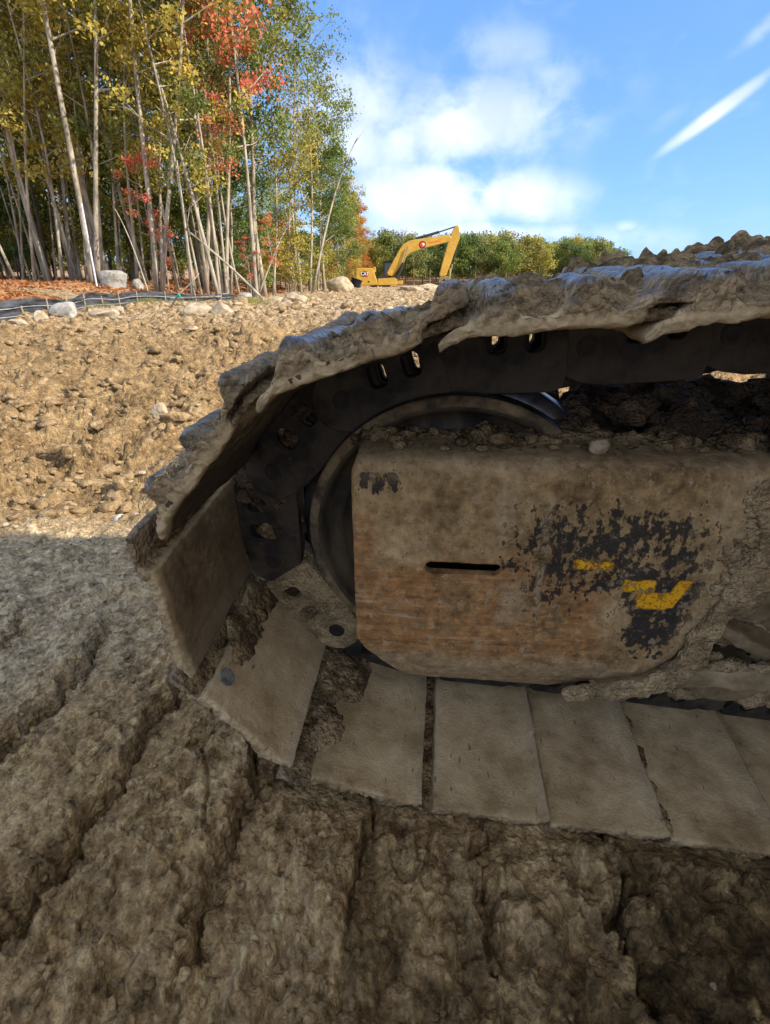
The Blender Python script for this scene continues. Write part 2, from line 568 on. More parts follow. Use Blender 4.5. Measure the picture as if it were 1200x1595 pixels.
def track_mat(name, inner_dark=0.0):
    """steel shoe under dried mud, the outer bar tops rubbed to bare metal"""
    m, t = new_mat(name)
    v = coords(t)
    g = t.n('ShaderNodeObjectInfo').outputs['Random']
    vv = t.n('ShaderNodeVectorMath', operation='ADD')
    cb = t.n('ShaderNodeCombineXYZ')
    t.put(cb.inputs[0], t.m('MULTIPLY', g, 7.0))
    t.put(cb.inputs[1], t.m('MULTIPLY', g, 3.0))
    t.put(vv.inputs[0], v)
    t.put(vv.inputs[1], cb.outputs[0])
    v2 = vv.outputs[0]
    n1 = t.noise(v2, 9.0, 6, 0.6)
    n2 = t.noise(v2, 60.0, 6, 0.65)
    n3 = t.noise(t.scaled(v2, (3.0, 1.0, 1.0)), 34.0, 5, 0.55)
    n4 = t.noise(v2, 220.0, 3, 0.6)
    mud = t.ramp(n1, [(0.34, (0.215, 0.148, 0.072)), (0.5, (0.350, 0.256, 0.138)), (0.68, (0.45, 0.345, 0.205))])
    mud = t.mix(0.12, mud, t.mix(t.step(n2, 0.36, 0.62), (0.26, 0.25, 0.24), (0.82, 0.80, 0.77)), 'OVERLAY')
    mud = t.mix(0.3, mud, t.mix(n4, (0.3, 0.3, 0.3), (1, 1, 1)), 'OVERLAY')
    steel = t.ramp(n2, [(0.3, (0.050, 0.044, 0.038)), (0.7, (0.175, 0.155, 0.135))])
    fleck = t.step(n3, 0.655, 0.70)
    sp = t.n('ShaderNodeSeparateXYZ')
    t.put(sp.inputs[0], v)
    top = t.step(t.m('ADD', sp.outputs[2], t.m('MULTIPLY', t.m('SUBTRACT', n1, 0.5), 0.035)), 0.100, 0.107)
    # bare rubbed line along both long ends of the plate
    end = t.step(t.m('ADD', t.m('ABSOLUTE', t.m('ADD', sp.outputs[0], 0.004)), t.m('MULTIPLY', t.m('SUBTRACT', n2, 0.5), 0.13)), 0.112, 0.124)
    bare = t.m('MAXIMUM', t.m('MULTIPLY', fleck, 0.7), t.m('MAXIMUM', top, t.m('MULTIPLY', end, 0.30)))
    smudge = t.m('MULTIPLY', t.step(sp.outputs[2], 0.082, 0.092), t.step(t.noise(v2, 24.0, 6, 0.7), 0.50, 0.58))
    bare = t.m('MAXIMUM', bare, t.m('MULTIPLY', smudge, 0.72))
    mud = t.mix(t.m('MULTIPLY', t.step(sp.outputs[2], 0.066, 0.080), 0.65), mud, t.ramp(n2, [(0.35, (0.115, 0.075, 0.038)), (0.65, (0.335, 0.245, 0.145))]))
    g1, r1 = t.grains(v2, 120.0, 1.6)
    og = t.step(sp.outputs[2], 0.064, 0.078)
    mud = t.mix(t.m('MULTIPLY', og, 0.50), mud, t.mix(r1, (0.25, 0.25, 0.25), (0.80, 0.79, 0.77)), 'OVERLAY')
    c = t.mix(bare, mud, steel)
    c = t.mix(t.m('MULTIPLY', top, t.m('ADD', 0.25, t.step(n2, 0.4, 0.6))), c, (0.235, 0.235, 0.24))
    if inner_dark:                              # shade painted into the inner face of the shoes up over the wheel
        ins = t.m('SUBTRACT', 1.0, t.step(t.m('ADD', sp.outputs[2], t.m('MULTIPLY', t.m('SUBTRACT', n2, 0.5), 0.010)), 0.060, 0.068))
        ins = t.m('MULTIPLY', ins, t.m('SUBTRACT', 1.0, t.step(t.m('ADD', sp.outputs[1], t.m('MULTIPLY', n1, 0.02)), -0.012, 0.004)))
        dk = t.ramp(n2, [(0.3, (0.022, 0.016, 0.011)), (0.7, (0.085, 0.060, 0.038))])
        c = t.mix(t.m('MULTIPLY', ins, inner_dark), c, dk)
    finish(t, c, t.m('SUBTRACT', 0.92, t.m('MULTIPLY', t.m('MAXIMUM', top, t.m('MULTIPLY', bare, 0.4)), 0.55)),
           t.m('SUBTRACT', t.m('ADD', t.m('MULTIPLY', n1, 0.6), t.m('ADD', t.m('MULTIPLY', n2, 0.5), t.m('MULTIPLY', n4, 0.45))), t.m('ADD', t.m('MULTIPLY', bare, 0.5), t.m('MULTIPLY', og, t.m('MULTIPLY', g1, 1.1)))),
           0.005, 0.9, t.m('MULTIPLY', top, 0.7), 0.35)
    return m


def cover_mat():
    """worn idler cover: dried mud, rust, blotches of black paint and scraps of yellow"""
    m, t = new_mat('worn_cover_paint')
    v = coords(t)
    sp = t.n('ShaderNodeSeparateXYZ')
    t.put(sp.inputs[0], v)
    S, H = sp.outputs[0], sp.outputs[2]
    n1 = t.noise(v, 7.0, 6, 0.6)
    n2 = t.noise(v, 42.0, 8, 0.7)
    n2b = t.noise(t.scaled(v, (1.0, 1.0, 0.62), rot=(0, R(12), 0)), 58.0, 8, 0.74, 0.1)
    n3 = t.noise(v, 190.0, 4, 0.6)
    nh = t.noise(t.scaled(v, (0.6, 1, 7.0), rot=(0, R(-4), 0)), 14.0, 6, 0.65)      # drawn out scratches
    nv = t.noise(t.scaled(v, (6.0, 1, 0.8)), 9.0, 5, 0.6)        # runs

    def jit(x, amp, nn):
        return t.m('ADD', x, t.m('MULTIPLY', t.m('SUBTRACT', nn, 0.5), amp))

    def box(s0, s1, h0, h1, e=0.02, amp=0.12, nn=None):
        s_ = jit(S, amp, nn or n1)
        h_ = jit(H, amp, nn or n2b)
        a_ = t.m('MULTIPLY', t.step(s_, s0 - e, s0 + e), t.m('SUBTRACT', 1.0, t.step(s_, s1 - e, s1 + e)))
        b_ = t.m('MULTIPLY', t.step(h_, h0 - e, h0 + e), t.m('SUBTRACT', 1.0, t.step(h_, h1 - e, h1 + e)))
        return t.m('MULTIPLY', a_, b_)

    Z = 0.97
    mud = t.ramp(t.m('ADD', t.m('MULTIPLY', n1, 0.5), t.m('MULTIPLY', n2, 0.5)),
                 [(0.37, (0.125, 0.074, 0.032)), (0.5, (0.320, 0.212, 0.098)), (0.63, (0.49, 0.35, 0.180))])
    rust = t.ramp(t.m('ADD', t.m('MULTIPLY', n2, 0.5), t.m('MULTIPLY', nh, 0.5)),
                  [(0.36, (0.110, 0.050, 0.020)), (0.5, (0.330, 0.158, 0.056)), (0.64, (0.48, 0.275, 0.120))])
    rmask = t.m('MULTIPLY', t.m('SUBTRACT', 1.0, t.step(jit(H, 0.22, n1), Z - 0.53, Z - 0.47)), t.step(jit(H, 0.05, n1), Z - 0.755, Z - 0.70))
    rmask = t.m('MULTIPLY', rmask, t.m('SUBTRACT', 1.0, t.step(jit(S, 0.1, n1), 0.28, 0.33)))
    rleft = t.m('MULTIPLY', t.m('SUBTRACT', 1.0, t.step(jit(S, 0.12, n1), -0.11, -0.05)), t.m('SUBTRACT', 1.0, t.step(jit(H, 0.15, n2), Z - 0.46, Z - 0.38)))
    rmask = t.m('MAXIMUM', rmask, t.m('MULTIPLY', rleft, 0.8))
    rmask = t.m('MULTIPLY', rmask, t.step(t.m('ADD', t.m('MULTIPLY', n2b, 0.6), t.m('MULTIPLY', n1, 0.4)), 0.38, 0.52))
    c = t.mix(t.m('MULTIPLY', rmask, 0.9), mud, rust)
    black = t.ramp(n3, [(0.3, (0.007, 0.008, 0.010)), (0.7, (0.026, 0.026, 0.030))])
    b1 = t.step(t.m('ADD', n2b, t.m('MULTIPLY', box(0.11, 0.475, Z - 0.60, Z - 0.36, 0.09, 0.16), 0.27)), 0.735, 0.775)
    b2 = t.step(t.m('ADD', n2b, t.m('MULTIPLY', box(0.33, 0.455, Z - 0.70, Z - 0.50, 0.04, 0.10), 0.32)), 0.755, 0.78)
    b3 = t.step(t.m('ADD', n2b, t.m('MULTIPLY', box(-0.118, -0.045, Z - 0.385, Z - 0.340, 0.015, 0.04), 0.30)), 0.745, 0.78)
    bmask = t.m('MAXIMUM', b1, t.m('MAXIMUM', b2, b3))
    c = t.mix(t.m('MULTIPLY', bmask, 0.93), c, black)
    # scraps of yellow lettering left on the black
    y1 = t.m('MULTIPLY', box(0.238, 0.300, Z - 0.512, Z - 0.495, 0.003, 0.020, n2), t.step(n2b, 0.48, 0.50))
    y2 = t.m('MULTIPLY', box(0.322, 0.375, Z - 0.552, Z - 0.528, 0.003, 0.022, n2), t.step(n2b, 0.47, 0.49))
    y3 = t.m('MULTIPLY', box(0.352, 0.402, Z - 0.585, Z - 0.552, 0.003, 0.015, n2), t.step(n2b, 0.42, 0.44))
    sk = t.m('ADD', S, t.m('MULTIPLY', H, -0.35))
    y4 = t.m('MULTIPLY', t.m('MULTIPLY', t.step(sk, 0.252, 0.256), t.m('SUBTRACT', 1.0, t.step(sk, 0.274, 0.278))),
             t.m('MULTIPLY', t.step(H, Z - 0.583, Z - 0.579), t.m('SUBTRACT', 1.0, t.step(H, Z - 0.526, Z - 0.522))))
    ymask = t.m('MAXIMUM', t.m('MAXIMUM', y1, y2), t.m('MAXIMUM', y3, y4))
    ymask = t.m('MULTIPLY', ymask, t.step(n3, 0.36, 0.42))
    c = t.mix(t.m('MULTIPLY', ymask, 0.95), c, (0.85, 0.42, 0.010))
    # pale dried splashes and runs
    s1 = box(0.102, 0.138, Z - 0.45, Z - 0.365, 0.006, 0.05, n1)
    s2 = t.m('MULTIPLY', box(0.178, 0.190, Z - 0.62, Z - 0.38, 0.004, 0.035, n1), t.step(n2, 0.36, 0.48))
    s3 = t.m('MULTIPLY', box(0.12, 0.165, Z - 0.64, Z - 0.55, 0.008, 0.06, n1), 0.7)
    s4 = t.m('MULTIPLY', t.step(t.m('ADD', S, t.m('MULTIPLY', n1, 0.1)), 0.47, 0.52), 0.8)
    s5 = t.m('MULTIPLY', t.step(jit(H, 0.1, n1), Z - 0.365, Z - 0.32), 0.75)
    s6 = t.m('MULTIPLY', t.m('SUBTRACT', 1.0, t.step(jit(H, 0.05, n1), Z - 0.755, Z - 0.715)), 0.85)
    smask = t.m('MAXIMUM', t.m('MAXIMUM', t.m('MAXIMUM', s1, s2), t.m('MAXIMUM', s3, s4)), t.m('MAXIMUM', s5, s6))
    c = t.mix(t.m('MULTIPLY', smask, 0.85), c, t.ramp(n2, [(0.35, (0.270, 0.185, 0.095)), (0.65, (0.43, 0.32, 0.19))]))
    nd_ = t.noise(v, 120.0, 6, 0.7)
    pit = t.m('MULTIPLY', t.step(nd_, 0.60, 0.63), t.m('SUBTRACT', 1.0, ymask))
    c = t.mix(t.m('MULTIPLY', pit, 0.55), c, (0.075, 0.050, 0.030))
    chip = t.m('MULTIPLY', t.step(t.noise(t.scaled(v, (1, 1, 1), loc=(3, 1, 2)), 36.0, 8, 0.72), 0.575, 0.60), t.m('SUBTRACT', 1.0, ymask))
    c = t.mix(t.m('MULTIPLY', chip, 0.60), c, (0.420, 0.315, 0.195))
    scr = t.m('MULTIPLY', t.step(nh, 0.62, 0.66), t.m('SUBTRACT', 1.0, t.step(H, Z - 0.56, Z - 0.5)))
    c = t.mix(t.m('MULTIPLY', scr, 0.5), c, (0.38, 0.34, 0.30))
    c = t.mix(t.m('MULTIPLY', t.m('SUBTRACT', 1.0, bmask), 0.38), c, t.mix(t.step(n2b, 0.35, 0.65), (0.30, 0.28, 0.26), (0.85, 0.83, 0.80)), 'OVERLAY')
    h = t.m('ADD', t.m('ADD', t.m('MULTIPLY', n1, 0.5), t.m('MULTIPLY', n2, 0.7)), t.m('MULTIPLY', t.m('SUBTRACT', smask, bmask), 0.5))
    h = t.m('ADD', h, t.m('MULTIPLY', n3, 0.25))
    finish(t, c, t.m('SUBTRACT', 0.93, t.m('MULTIPLY', t.m('MAXIMUM', bmask, ymask), 0.35)), h, 0.007, 0.9, 0, 0.3)
    return m


def leaf_mat(name, cols, seed=0.0):
    m, t = new_mat(name)
    v = coords(t, True)
    n1 = t.noise(t.scaled(v, (1, 1, 1), loc=(seed, 0, 0)), 0.55, 3, 0.6)
    n2 = t.noise(v, 3.1, 3, 0.7)
    rnd = t.n('ShaderNodeObjectInfo').outputs['Random']
    f = t.m('ADD', t.m('MULTIPLY', n1, 0.45), t.m('ADD', t.m('MULTIPLY', n2, 0.45), t.m('MULTIPLY', t.m('SUBTRACT', rnd, 0.4), 0.35)))
    c = t.ramp(f, [(0.30 + 0.42 * i / (len(cols) - 1), k) for i, k in enumerate(cols)])
    d = t.n('ShaderNodeBsdfPrincipled')
    t.put(d.inputs['Base Color'], c)
    d.inputs['Roughness'].default_value = 0.6
    d.inputs['Specular IOR Level'].default_value = 0.25
    tr = t.n('ShaderNodeBsdfTranslucent')
    t.put(tr.inputs[0], c)
    mx = t.n('ShaderNodeMixShader')
    mx.inputs[0].default_value = 0.35
    t.t.links.new(d.outputs[0], mx.inputs[1])
    t.t.links.new(tr.outputs[0], mx.inputs[2])
    o = t.n('ShaderNodeOutputMaterial')
    t.t.links.new(mx.outputs[0], o.inputs[0])
    return m


M = {}
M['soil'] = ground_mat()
M['shoe'] = track_mat('muddy_track_steel')
M['shoe_dark'] = track_mat('shaded_track_steel', 0.95)
M['shoe_mid'] = track_mat('half_shaded_track_steel', 0.62)
M['cover'] = cover_mat()
M['link'] = simple('oily_link_steel', (0.010, 0.009, 0.008), (0.055, 0.040, 0.026), 14, 0.7, 0.6, 0.004, 0.15, 0.4)
M['idler'] = simple('muddy_wheel_steel', (0.012, 0.011, 0.010), (0.100, 0.074, 0.045), 9, 0.62, 0.6, 0.004, 0.2, 0.4, stretch=(1, 1, 0.35))
M['rim'] = simple('muddy_rim_steel', (0.045, 0.033, 0.022), (0.220, 0.155, 0.085), 16, 0.8, 0.7, 0.004)
M['tread'] = simple('rubbed_wheel_tread', (0.05, 0.05, 0.055), (0.18, 0.18, 0.19), 12, 0.32, 0.2, 0.002, 0.85, 0.5)
M['frame'] = simple('muddy_frame_steel', (0.120, 0.086, 0.046), (0.310, 0.232, 0.135), 8, 0.88, 0.8, 0.008)
M['caked'] = simple('caked_brown_mud', (0.075, 0.048, 0.022), (0.290, 0.205, 0.105), 22, 0.95, 1.0, 0.008, grain=90.0)
M['dustmud'] = simple('dusty_light_mud', (0.190, 0.135, 0.070), (0.385, 0.285, 0.160), 14, 0.95, 1.0, 0.007, grain=110.0)
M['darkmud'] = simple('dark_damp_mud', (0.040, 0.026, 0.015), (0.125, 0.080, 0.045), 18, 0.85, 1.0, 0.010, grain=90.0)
M['steelplug'] = simple('scuffed_blue_grey_steel', (0.09, 0.085, 0.075), (0.22, 0.205, 0.18), 60, 0.8, 0.8, 0.003, 0.0)
M['stone'] = simple('pale_tan_stone', (0.26, 0.20, 0.13), (0.44, 0.355, 0.245), 5, 0.9, 0.8, 0.02, world_space=True)
M['grey_stone'] = simple('grey_field_stone', (0.17, 0.16, 0.14), (0.36, 0.345, 0.31), 4, 0.9, 0.8, 0.02, world_space=True)
M['clod'] = simple('ochre_clod', (0.150, 0.097, 0.046), (0.350, 0.245, 0.128), 14, 0.95, 1.0, 0.02, world_space=True)
M['bark'] = simple('grey_brown_bark', (0.180, 0.155, 0.115), (0.42, 0.37, 0.285), 4, 0.9, 0.7, 0.02, world_space=True, stretch=(1, 1, 0.3))
M['bark_dark'] = simple('dark_bark', (0.090, 0.075, 0.055), (0.230, 0.200, 0.155), 5, 0.9, 0.7, 0.02, world_space=True, stretch=(1, 1, 0.3))
M['paint'] = simple('excavator_yellow_paint', (0.46, 0.27, 0.035), (0.56, 0.33, 0.045), 1.2, 0.42, 0.1, 0.01, spec=0.5)
M['black'] = simple('black_steel', (0.012, 0.012, 0.013), (0.035, 0.034, 0.033), 3, 0.5, 0.2, 0.01, spec=0.5)
M['chrome'] = simple('cylinder_rod', (0.45, 0.45, 0.46), (0.6, 0.6, 0.6), 3, 0.3, 0.0, 0.01, metal=0.9)
M['glass'] = simple('cab_glass', (0.02, 0.03, 0.035), (0.04, 0.05, 0.055), 2, 0.08, 0.0, 0.01, spec=0.8)
M['white'] = simple('white_decal', (0.75, 0.75, 0.75), (0.8, 0.8, 0.8), 5, 0.5, 0.0)
M['red'] = simple('red_decal', (0.55, 0.04, 0.03), (0.62, 0.06, 0.04), 5, 0.5, 0.0)
M['orange_red'] = simple('orange_red_decal', (0.62, 0.16, 0.03), (0.66, 0.20, 0.04), 5, 0.5, 0.0)
M['decal_black'] = simple('dark_decal', (0.02, 0.015, 0.02), (0.04, 0.03, 0.03), 5, 0.5, 0.0)
M['fabric'] = simple('black_geotextile', (0.020, 0.022, 0.026), (0.060, 0.065, 0.075), 2.5, 0.65, 0.5, 0.02, spec=0.4, stretch=(1, 1, 6))
M['cord'] = simple('pale_plastic_band', (0.28, 0.28, 0.28), (0.42, 0.42, 0.42), 8, 0.6, 0.1)
M['stake'] = simple('weathered_stake', (0.26, 0.21, 0.15), (0.42, 0.36, 0.28), 10, 0.9, 0.3, 0.01)
M['post'] = simple('galvanised_post', (0.52, 0.55, 0.60), (0.70, 0.73, 0.78), 8, 0.45, 0.1, 0.01, metal=0.2)
M['teal'] = simple('teal_ribbon', (0.02, 0.35, 0.28), (0.03, 0.42, 0.34), 8, 0.6, 0.1)
M['pink'] = simple('pink_ribbon', (0.70, 0.12, 0.10), (0.75, 0.18, 0.14), 8, 0.6, 0.1)
M['plastic'] = simple('black_bin_plastic', (0.010, 0.010, 0.012), (0.02, 0.02, 0.022), 8, 0.4, 0.1)
M['straw'] = simple('dry_straw', (0.36, 0.26, 0.14), (0.48, 0.37, 0.22), 30, 0.9, 0.2)
LEAF = {
    'green': leaf_mat('green_leaves', [(0.060, 0.110, 0.025), (0.130, 0.200, 0.045), (0.220, 0.285, 0.065), (0.38, 0.37, 0.09)]),
    'olive': leaf_mat('olive_leaves', [(0.110, 0.150, 0.035), (0.220, 0.250, 0.060), (0.350, 0.350, 0.080), (0.50, 0.42, 0.09)], 3.0),
    'yellow': leaf_mat('yellow_leaves', [(0.180, 0.180, 0.040), (0.380, 0.320, 0.060), (0.52, 0.42, 0.08), (0.60, 0.42, 0.08)], 6.0),
    'orange': leaf_mat('orange_leaves', [(0.160, 0.095, 0.026), (0.38, 0.175, 0.035), (0.52, 0.23, 0.045), (0.50, 0.30, 0.05)], 9.0),
    'red': leaf_mat('red_leaves', [(0.40, 0.13, 0.05), (0.62, 0.12, 0.075), (0.70, 0.19, 0.12), (0.55, 0.32, 0.10)], 12.0),
    'pine': leaf_mat('pine_needles', [(0.010, 0.022, 0.012), (0.022, 0.040, 0.020), (0.035, 0.060, 0.028)], 15.0),
    'far': leaf_mat('far_leaves', [(0.085, 0.140, 0.050), (0.150, 0.210, 0.065), (0.250, 0.270, 0.080), (0.38, 0.32, 0.09)], 18.0),
    'litter': leaf_mat('leaf_litter', [(0.20, 0.090, 0.035), (0.38, 0.165, 0.065), (0.46, 0.235, 0.10), (0.52, 0.36, 0.13)], 21.0),
}


# ------------------------------------------------------------------ the ground
NV = Vector((0.0954102, 0.99068333, 0.09717737))      # away across the track, measured off the shoes
AV = Vector((0.99539445, -0.09586391, 0.0))           # along the track, to the right
UV = Vector((-0.0093158, -0.09672982, 0.99526708))
D0 = 0.5752343511602861
STEPS = np.array([-1.62, -1.36, -1.10, -0.85, -0.57, -0.325, -0.10, 0.125, 0.335, 0.545, 0.77, 1.0, 1.23, 1.5])


def field_z(x, y):
    """the broad shape of the site without its clods"""
    x = np.asarray(x, float)
    y = np.asarray(y, float)
    z = 0.16 * sstep(3.0, 7.0, y) * np.exp(-((x + 2.9) / 2.2) ** 2) * (1 - sstep(7, 12, y))
    z = z + 0.18 * sstep(9, 20, y) + 0.22 * sstep(20, 60, y)
    # the wood's floor rises behind the silt fence
    edge = fence_side(x, y)
    z = z + 0.75 * sstep(0.0, 7.0, edge) + 0.6 * sstep(8, 45, edge)
    # distant rise closing the view
    z = z + 4.6 * sstep(85, 190, y)
    return z


def fence_side(x, y):
    """> 0 inside the wood: metres beyond the fence line"""
    xb = -9.25 + 2.9 * sstep(21.0, 24.0, y)
    return np.minimum(xb - x - 0.02 * np.maximum(y - 24, 0), y - 8.0)


def ground_z(x, y, detail=True):
    s = 0.9954 * x - 0.0959 * y
    t = 0.0954 * x + 0.9907 * y
    z = field_z(x, y)
    z = z + (0.066 - 0.075 * np.clip(s, -0.25, 0.9)) * (1 - sstep(1.2, 2.2, t))
    if not detail:
        return z
    # pressed bar prints: low slabs, each rising to the right and breaking off
    ws = s + 0.045 * perlin2(s * 2.0, t * 3.2, 3) + 0.020 * perlin2(s * 9, t * 14, 5) + 0.012 * perlin2(s * 30, t * 40, 6) + 0.006 * perlin2(s * 90, t * 90, 7)
    i = np.clip(np.searchsorted(STEPS, ws) - 1, 0, len(STEPS) - 2)
    f = np.clip((ws - STEPS[i]) / (STEPS[i + 1] - STEPS[i]), 0, 1)
    drop = 1 - sstep(0.92, 0.985, f)
    saw = (0.05 + 0.95 * f ** 0.9) * drop
    pr = sstep(0.34, 0.44, t + 0.09 * perlin2(s * 3, t * 3, 9) + 0.10 * np.clip(-s, -0.5, 0.3)) * (1 - sstep(1.02, 1.30, t + 0.25 * perlin2(s * 2, t * 2, 11)))
    var = np.clip(0.85 + 0.45 * perlin2(i * 1.7 + 0.3, t * 2.5, 12), 0.45, 1.25)
    z = z + pr * 0.058 * var * (saw - 0.55)
    z = z - pr * 0.040 * np.exp(-((f - 0.985) / 0.022) ** 2) * sstep(-0.5, 0.2, perlin2(s * 1.5 + i * 3.1, t / 0.2, 16))
    crack = np.maximum(0, 1 - np.abs(perlin2(s / 0.16 + 3, t / 0.34, 14)) / 0.045) * sstep(0.1, 0.3, perlin2(s / 0.3, t / 0.3, 15))
    z = z - pr * 0.014 * crack
    # rubbly bits
    near = 1 - sstep(1.5, 2.4, y)
    rough_lo = (1 - sstep(0.42, 0.60, t - 0.35 * np.clip(s, 0, 1)))
    z = z + near * 0.012 * fbm2(s * 1.5, t * 0.8, 0.14, 3, 0.55, 21) * (1 + rough_lo)
    cs_, ct_ = s + 0.012 * perlin2(s / .03, t / .03, 36), t + 0.012 * perlin2(s / .03, t / .03, 39)
    patch = sstep(-0.30, 0.25, perlin2(s / 0.13, t / 0.18, 38))
    tear = np.abs(perlin2(cs_ / 0.05, ct_ / 0.06, 31)) + 0.6 * np.abs(perlin2(cs_ / 0.024, ct_ / 0.028, 32)) + 0.35 * np.abs(perlin2(cs_ / 0.012, ct_ / 0.014, 30))
    z = z + near * 0.0085 * tear * (0.5 + patch)
    z = z + near * patch * (0.011 * clods(cs_, ct_, 0.042, 5) + 0.010 * clods(cs_, ct_, 0.021, 37) + 0.007 * clods(cs_, ct_, 0.013, 40))
    z = z + near * 0.0026 * perlin2(x / 0.010, y / 0.012, 33)
    fl1 = sstep(-0.035, 0.035, perlin2(cs_ / 0.10 + 7, ct_ / 0.13, 45) + 0.35 * perlin2(cs_ / 0.03, ct_ / 0.03, 46))
    fl2 = sstep(-0.05, 0.05, perlin2(cs_ / 0.05 + 3, ct_ / 0.06, 47) + 0.4 * perlin2(cs_ / 0.016, ct_ / 0.016, 48))
    rid = (1 - np.abs(perlin2(cs_ / 0.035, ct_ / 0.040, 49))) ** 4
    z = z + near * (0.0065 * fl1 + 0.0045 * fl2 + 0.004 * rid)
    z = z + near * rough_lo * (0.055 * clods(cs_, ct_, 0.12, 2) * sstep(-0.3, 0.3, perlin2(x / .25, y / .25, 44)) + 0.032 * clods(cs_, ct_, 0.055, 3) - 0.02)
    # smear ridges on the left
    lf = near * sstep(-0.5, -1.0, s) if False else near * (1 - sstep(-1.0, -0.5, s)) * sstep(0.95, 1.2, t)
    z = z + lf * (0.022 * np.abs(fbm2(s * 0.45 + t * 0.3, t - s * 0.5, 0.12, 3, 0.5, 41)))
    # open churned field
    fld = sstep(1.35, 2.5, y + 0.3 * perlin2(x, y, 51))
    inwood = sstep(-0.8, 0.3, fence_side(x, y))
    fld = fld * (1 - 0.9 * inwood) * (1 - sstep(60, 90, y))
    big = fbm2(x, y, 1.5, 3, 0.5, 52)
    z = z + fld * (0.10 * big * sstep(2.0, 5, y) + 0.035 * fbm2(x, y, 0.4, 3, 0.55, 53))
    dens = 0.55 + 0.45 * sstep(-0.25, 0.3, perlin2(x / 0.9, y / 0.9, 54))
    wx, wy = x + 0.022 * fbm2(x, y, .11, 3, 0.6, 55), y + 0.022 * fbm2(x, y, .11, 3, 0.6, 56)
    z = z + fld * dens * (0.17 * clods(wx, wy, 0.34, 61, 0.2, 0.55) + 0.080 * clods(wx, wy, 0.13, 62) + 0.060 * clods(wx, wy, 0.062, 63)
                          + 0.030 * clods(wx, wy, 0.033, 64) * (1 - sstep(6, 12, y)))
    flk = sstep(-0.04, 0.04, perlin2(wx / 0.22, wy / 0.22, 57) + 0.3 * perlin2(x / .05, y / .05, 58))
    z = z + fld * 0.014 * flk * (1 - sstep(8, 14, y))
    z = z + fld * (0.020 * perlin2(wx / 0.09, wy / 0.09, 67) + 0.014 * np.abs(perlin2(wx / 0.045, wy / 0.045, 68)) + 0.008 * perlin2(x / 0.022, y / 0.022, 69))
    z = z + fld * 0.35 * clods(wx, wy, 0.62, 66, 0.1, 0.42) * sstep(4, 9, y) * 0.9
    z = z + inwood * (0.08 * fbm2(x, y, 2.2, 3, 0.5, 71))
    # the soil stops under the outer ends of the shoes
    cap = 0.064 - 0.075 * np.clip(s, -0.25, 2)
    und = sstep(0.61, 0.66, t) * (1 - sstep(1.3, 1.4, t)) * sstep(-0.32, -0.2, s)
    z = z * (1 - und) + und * np.minimum(z, cap)
    # trough left clear for the buried shoes
    tr = sstep(0.690, 0.70, t) * (1 - sstep(1.18, 1.24, t)) * sstep(-0.22, -0.1, s)
    lim = 0.036 + 0.097 * (t - 0.667) - 0.075 * np.clip(s, -0.1, 2)
    z = np.where(tr > 0.5, np.minimum(z, lim), z)
    return z


def build_ground():
    rows = [0.10]
    while rows[-1] < 1.25:
        rows.append(rows[-1] + 0.0042)
    while rows[-1] < 240:
        rows.append(rows[-1] * 1.0072)
    rows = np.array(rows)
    nc = 780
    q = np.linspace(-1, 1, nc)
    tt = 1.10 * q + 0.35 * np.sign(q) * np.abs(q) ** 5
    X = tt[None, :] * (0.42 + rows[:, None] * 0.98)
    Y = np.repeat(rows[:, None], nc, 1)
    Z = ground_z(X, Y)
    v = np.c_[X.ravel(), Y.ravel(), Z.ravel()]
    idx = np.arange(len(rows) * nc).reshape(len(rows), nc)
    f = np.c_[idx[:-1, :-1].ravel(), idx[:-1, 1:].ravel(), idx[1:, 1:].ravel(), idx[1:, :-1].ravel()]
    cx, cy = X[:-1, :-1].ravel(), Y[:-1, :-1].ravel()
    wood = (fence_side(cx, cy) > 0.15) | (cy > 88)
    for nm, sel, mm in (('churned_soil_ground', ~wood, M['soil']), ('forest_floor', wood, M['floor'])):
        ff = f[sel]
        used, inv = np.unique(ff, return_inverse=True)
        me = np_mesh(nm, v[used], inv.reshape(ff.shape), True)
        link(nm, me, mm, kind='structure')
    # the rest of the site round and behind the camera, one coarse sheet a hand lower
    n = 90
    g = np.linspace(-1, 1, n)
    gx = np.sign(g) * np.abs(g) ** 2.2 * 1200
    GX, GY = np.meshgrid(gx, gx)
    GZ = np.minimum(field_z(GX, GY), 14.0) * (np.abs(GX) < 400) - 0.12
    idx = np.arange(n * n).reshape(n, n)
    f = np.c_[idx[:-1, :-1].ravel(), idx[:-1, 1:].ravel(), idx[1:, 1:].ravel(), idx[1:, :-1].ravel()]
    cx, cy = (GX[:-1, :-1] + GX[1:, 1:]).ravel() / 2, (GY[:-1, :-1] + GY[1:, 1:]).ravel() / 2
    tmid = cx / (0.42 + np.maximum(cy, 0.05) * 0.98)
    inside = (cy > 2) & (cy < 200) & (np.abs(tmid) < 1.2) & (np.hypot(GX[1:, 1:] - GX[:-1, :-1], GY[1:, 1:] - GY[:-1, :-1]).ravel() < 0.12 * cy)
    me = np_mesh('outer_ground', np.c_[GX.ravel(), GY.ravel(), GZ.ravel()], f[~inside], True)
    link('outer_ground', me, M['soil'], kind='structure')


def floor_mat():
    m, t = new_mat('leaf_strewn_floor')
    v = coords(t, True)
    n1 = t.noise(v, 1.1, 6, 0.65)
    n2 = t.noise(v, 9.0, 6, 0.7)
    c = t.ramp(t.m('ADD', t.m('MULTIPLY', n1, 0.5), t.m('MULTIPLY', n2, 0.5)),
               [(0.34, (0.10, 0.065, 0.035)), (0.46, (0.28, 0.15, 0.075)), (0.56, (0.42, 0.24, 0.12)), (0.70, (0.47, 0.36, 0.20))])
    finish(t, c, 0.95, n2, 0.05, 0.8)
    return m


M['floor'] = floor_mat()
build_ground()
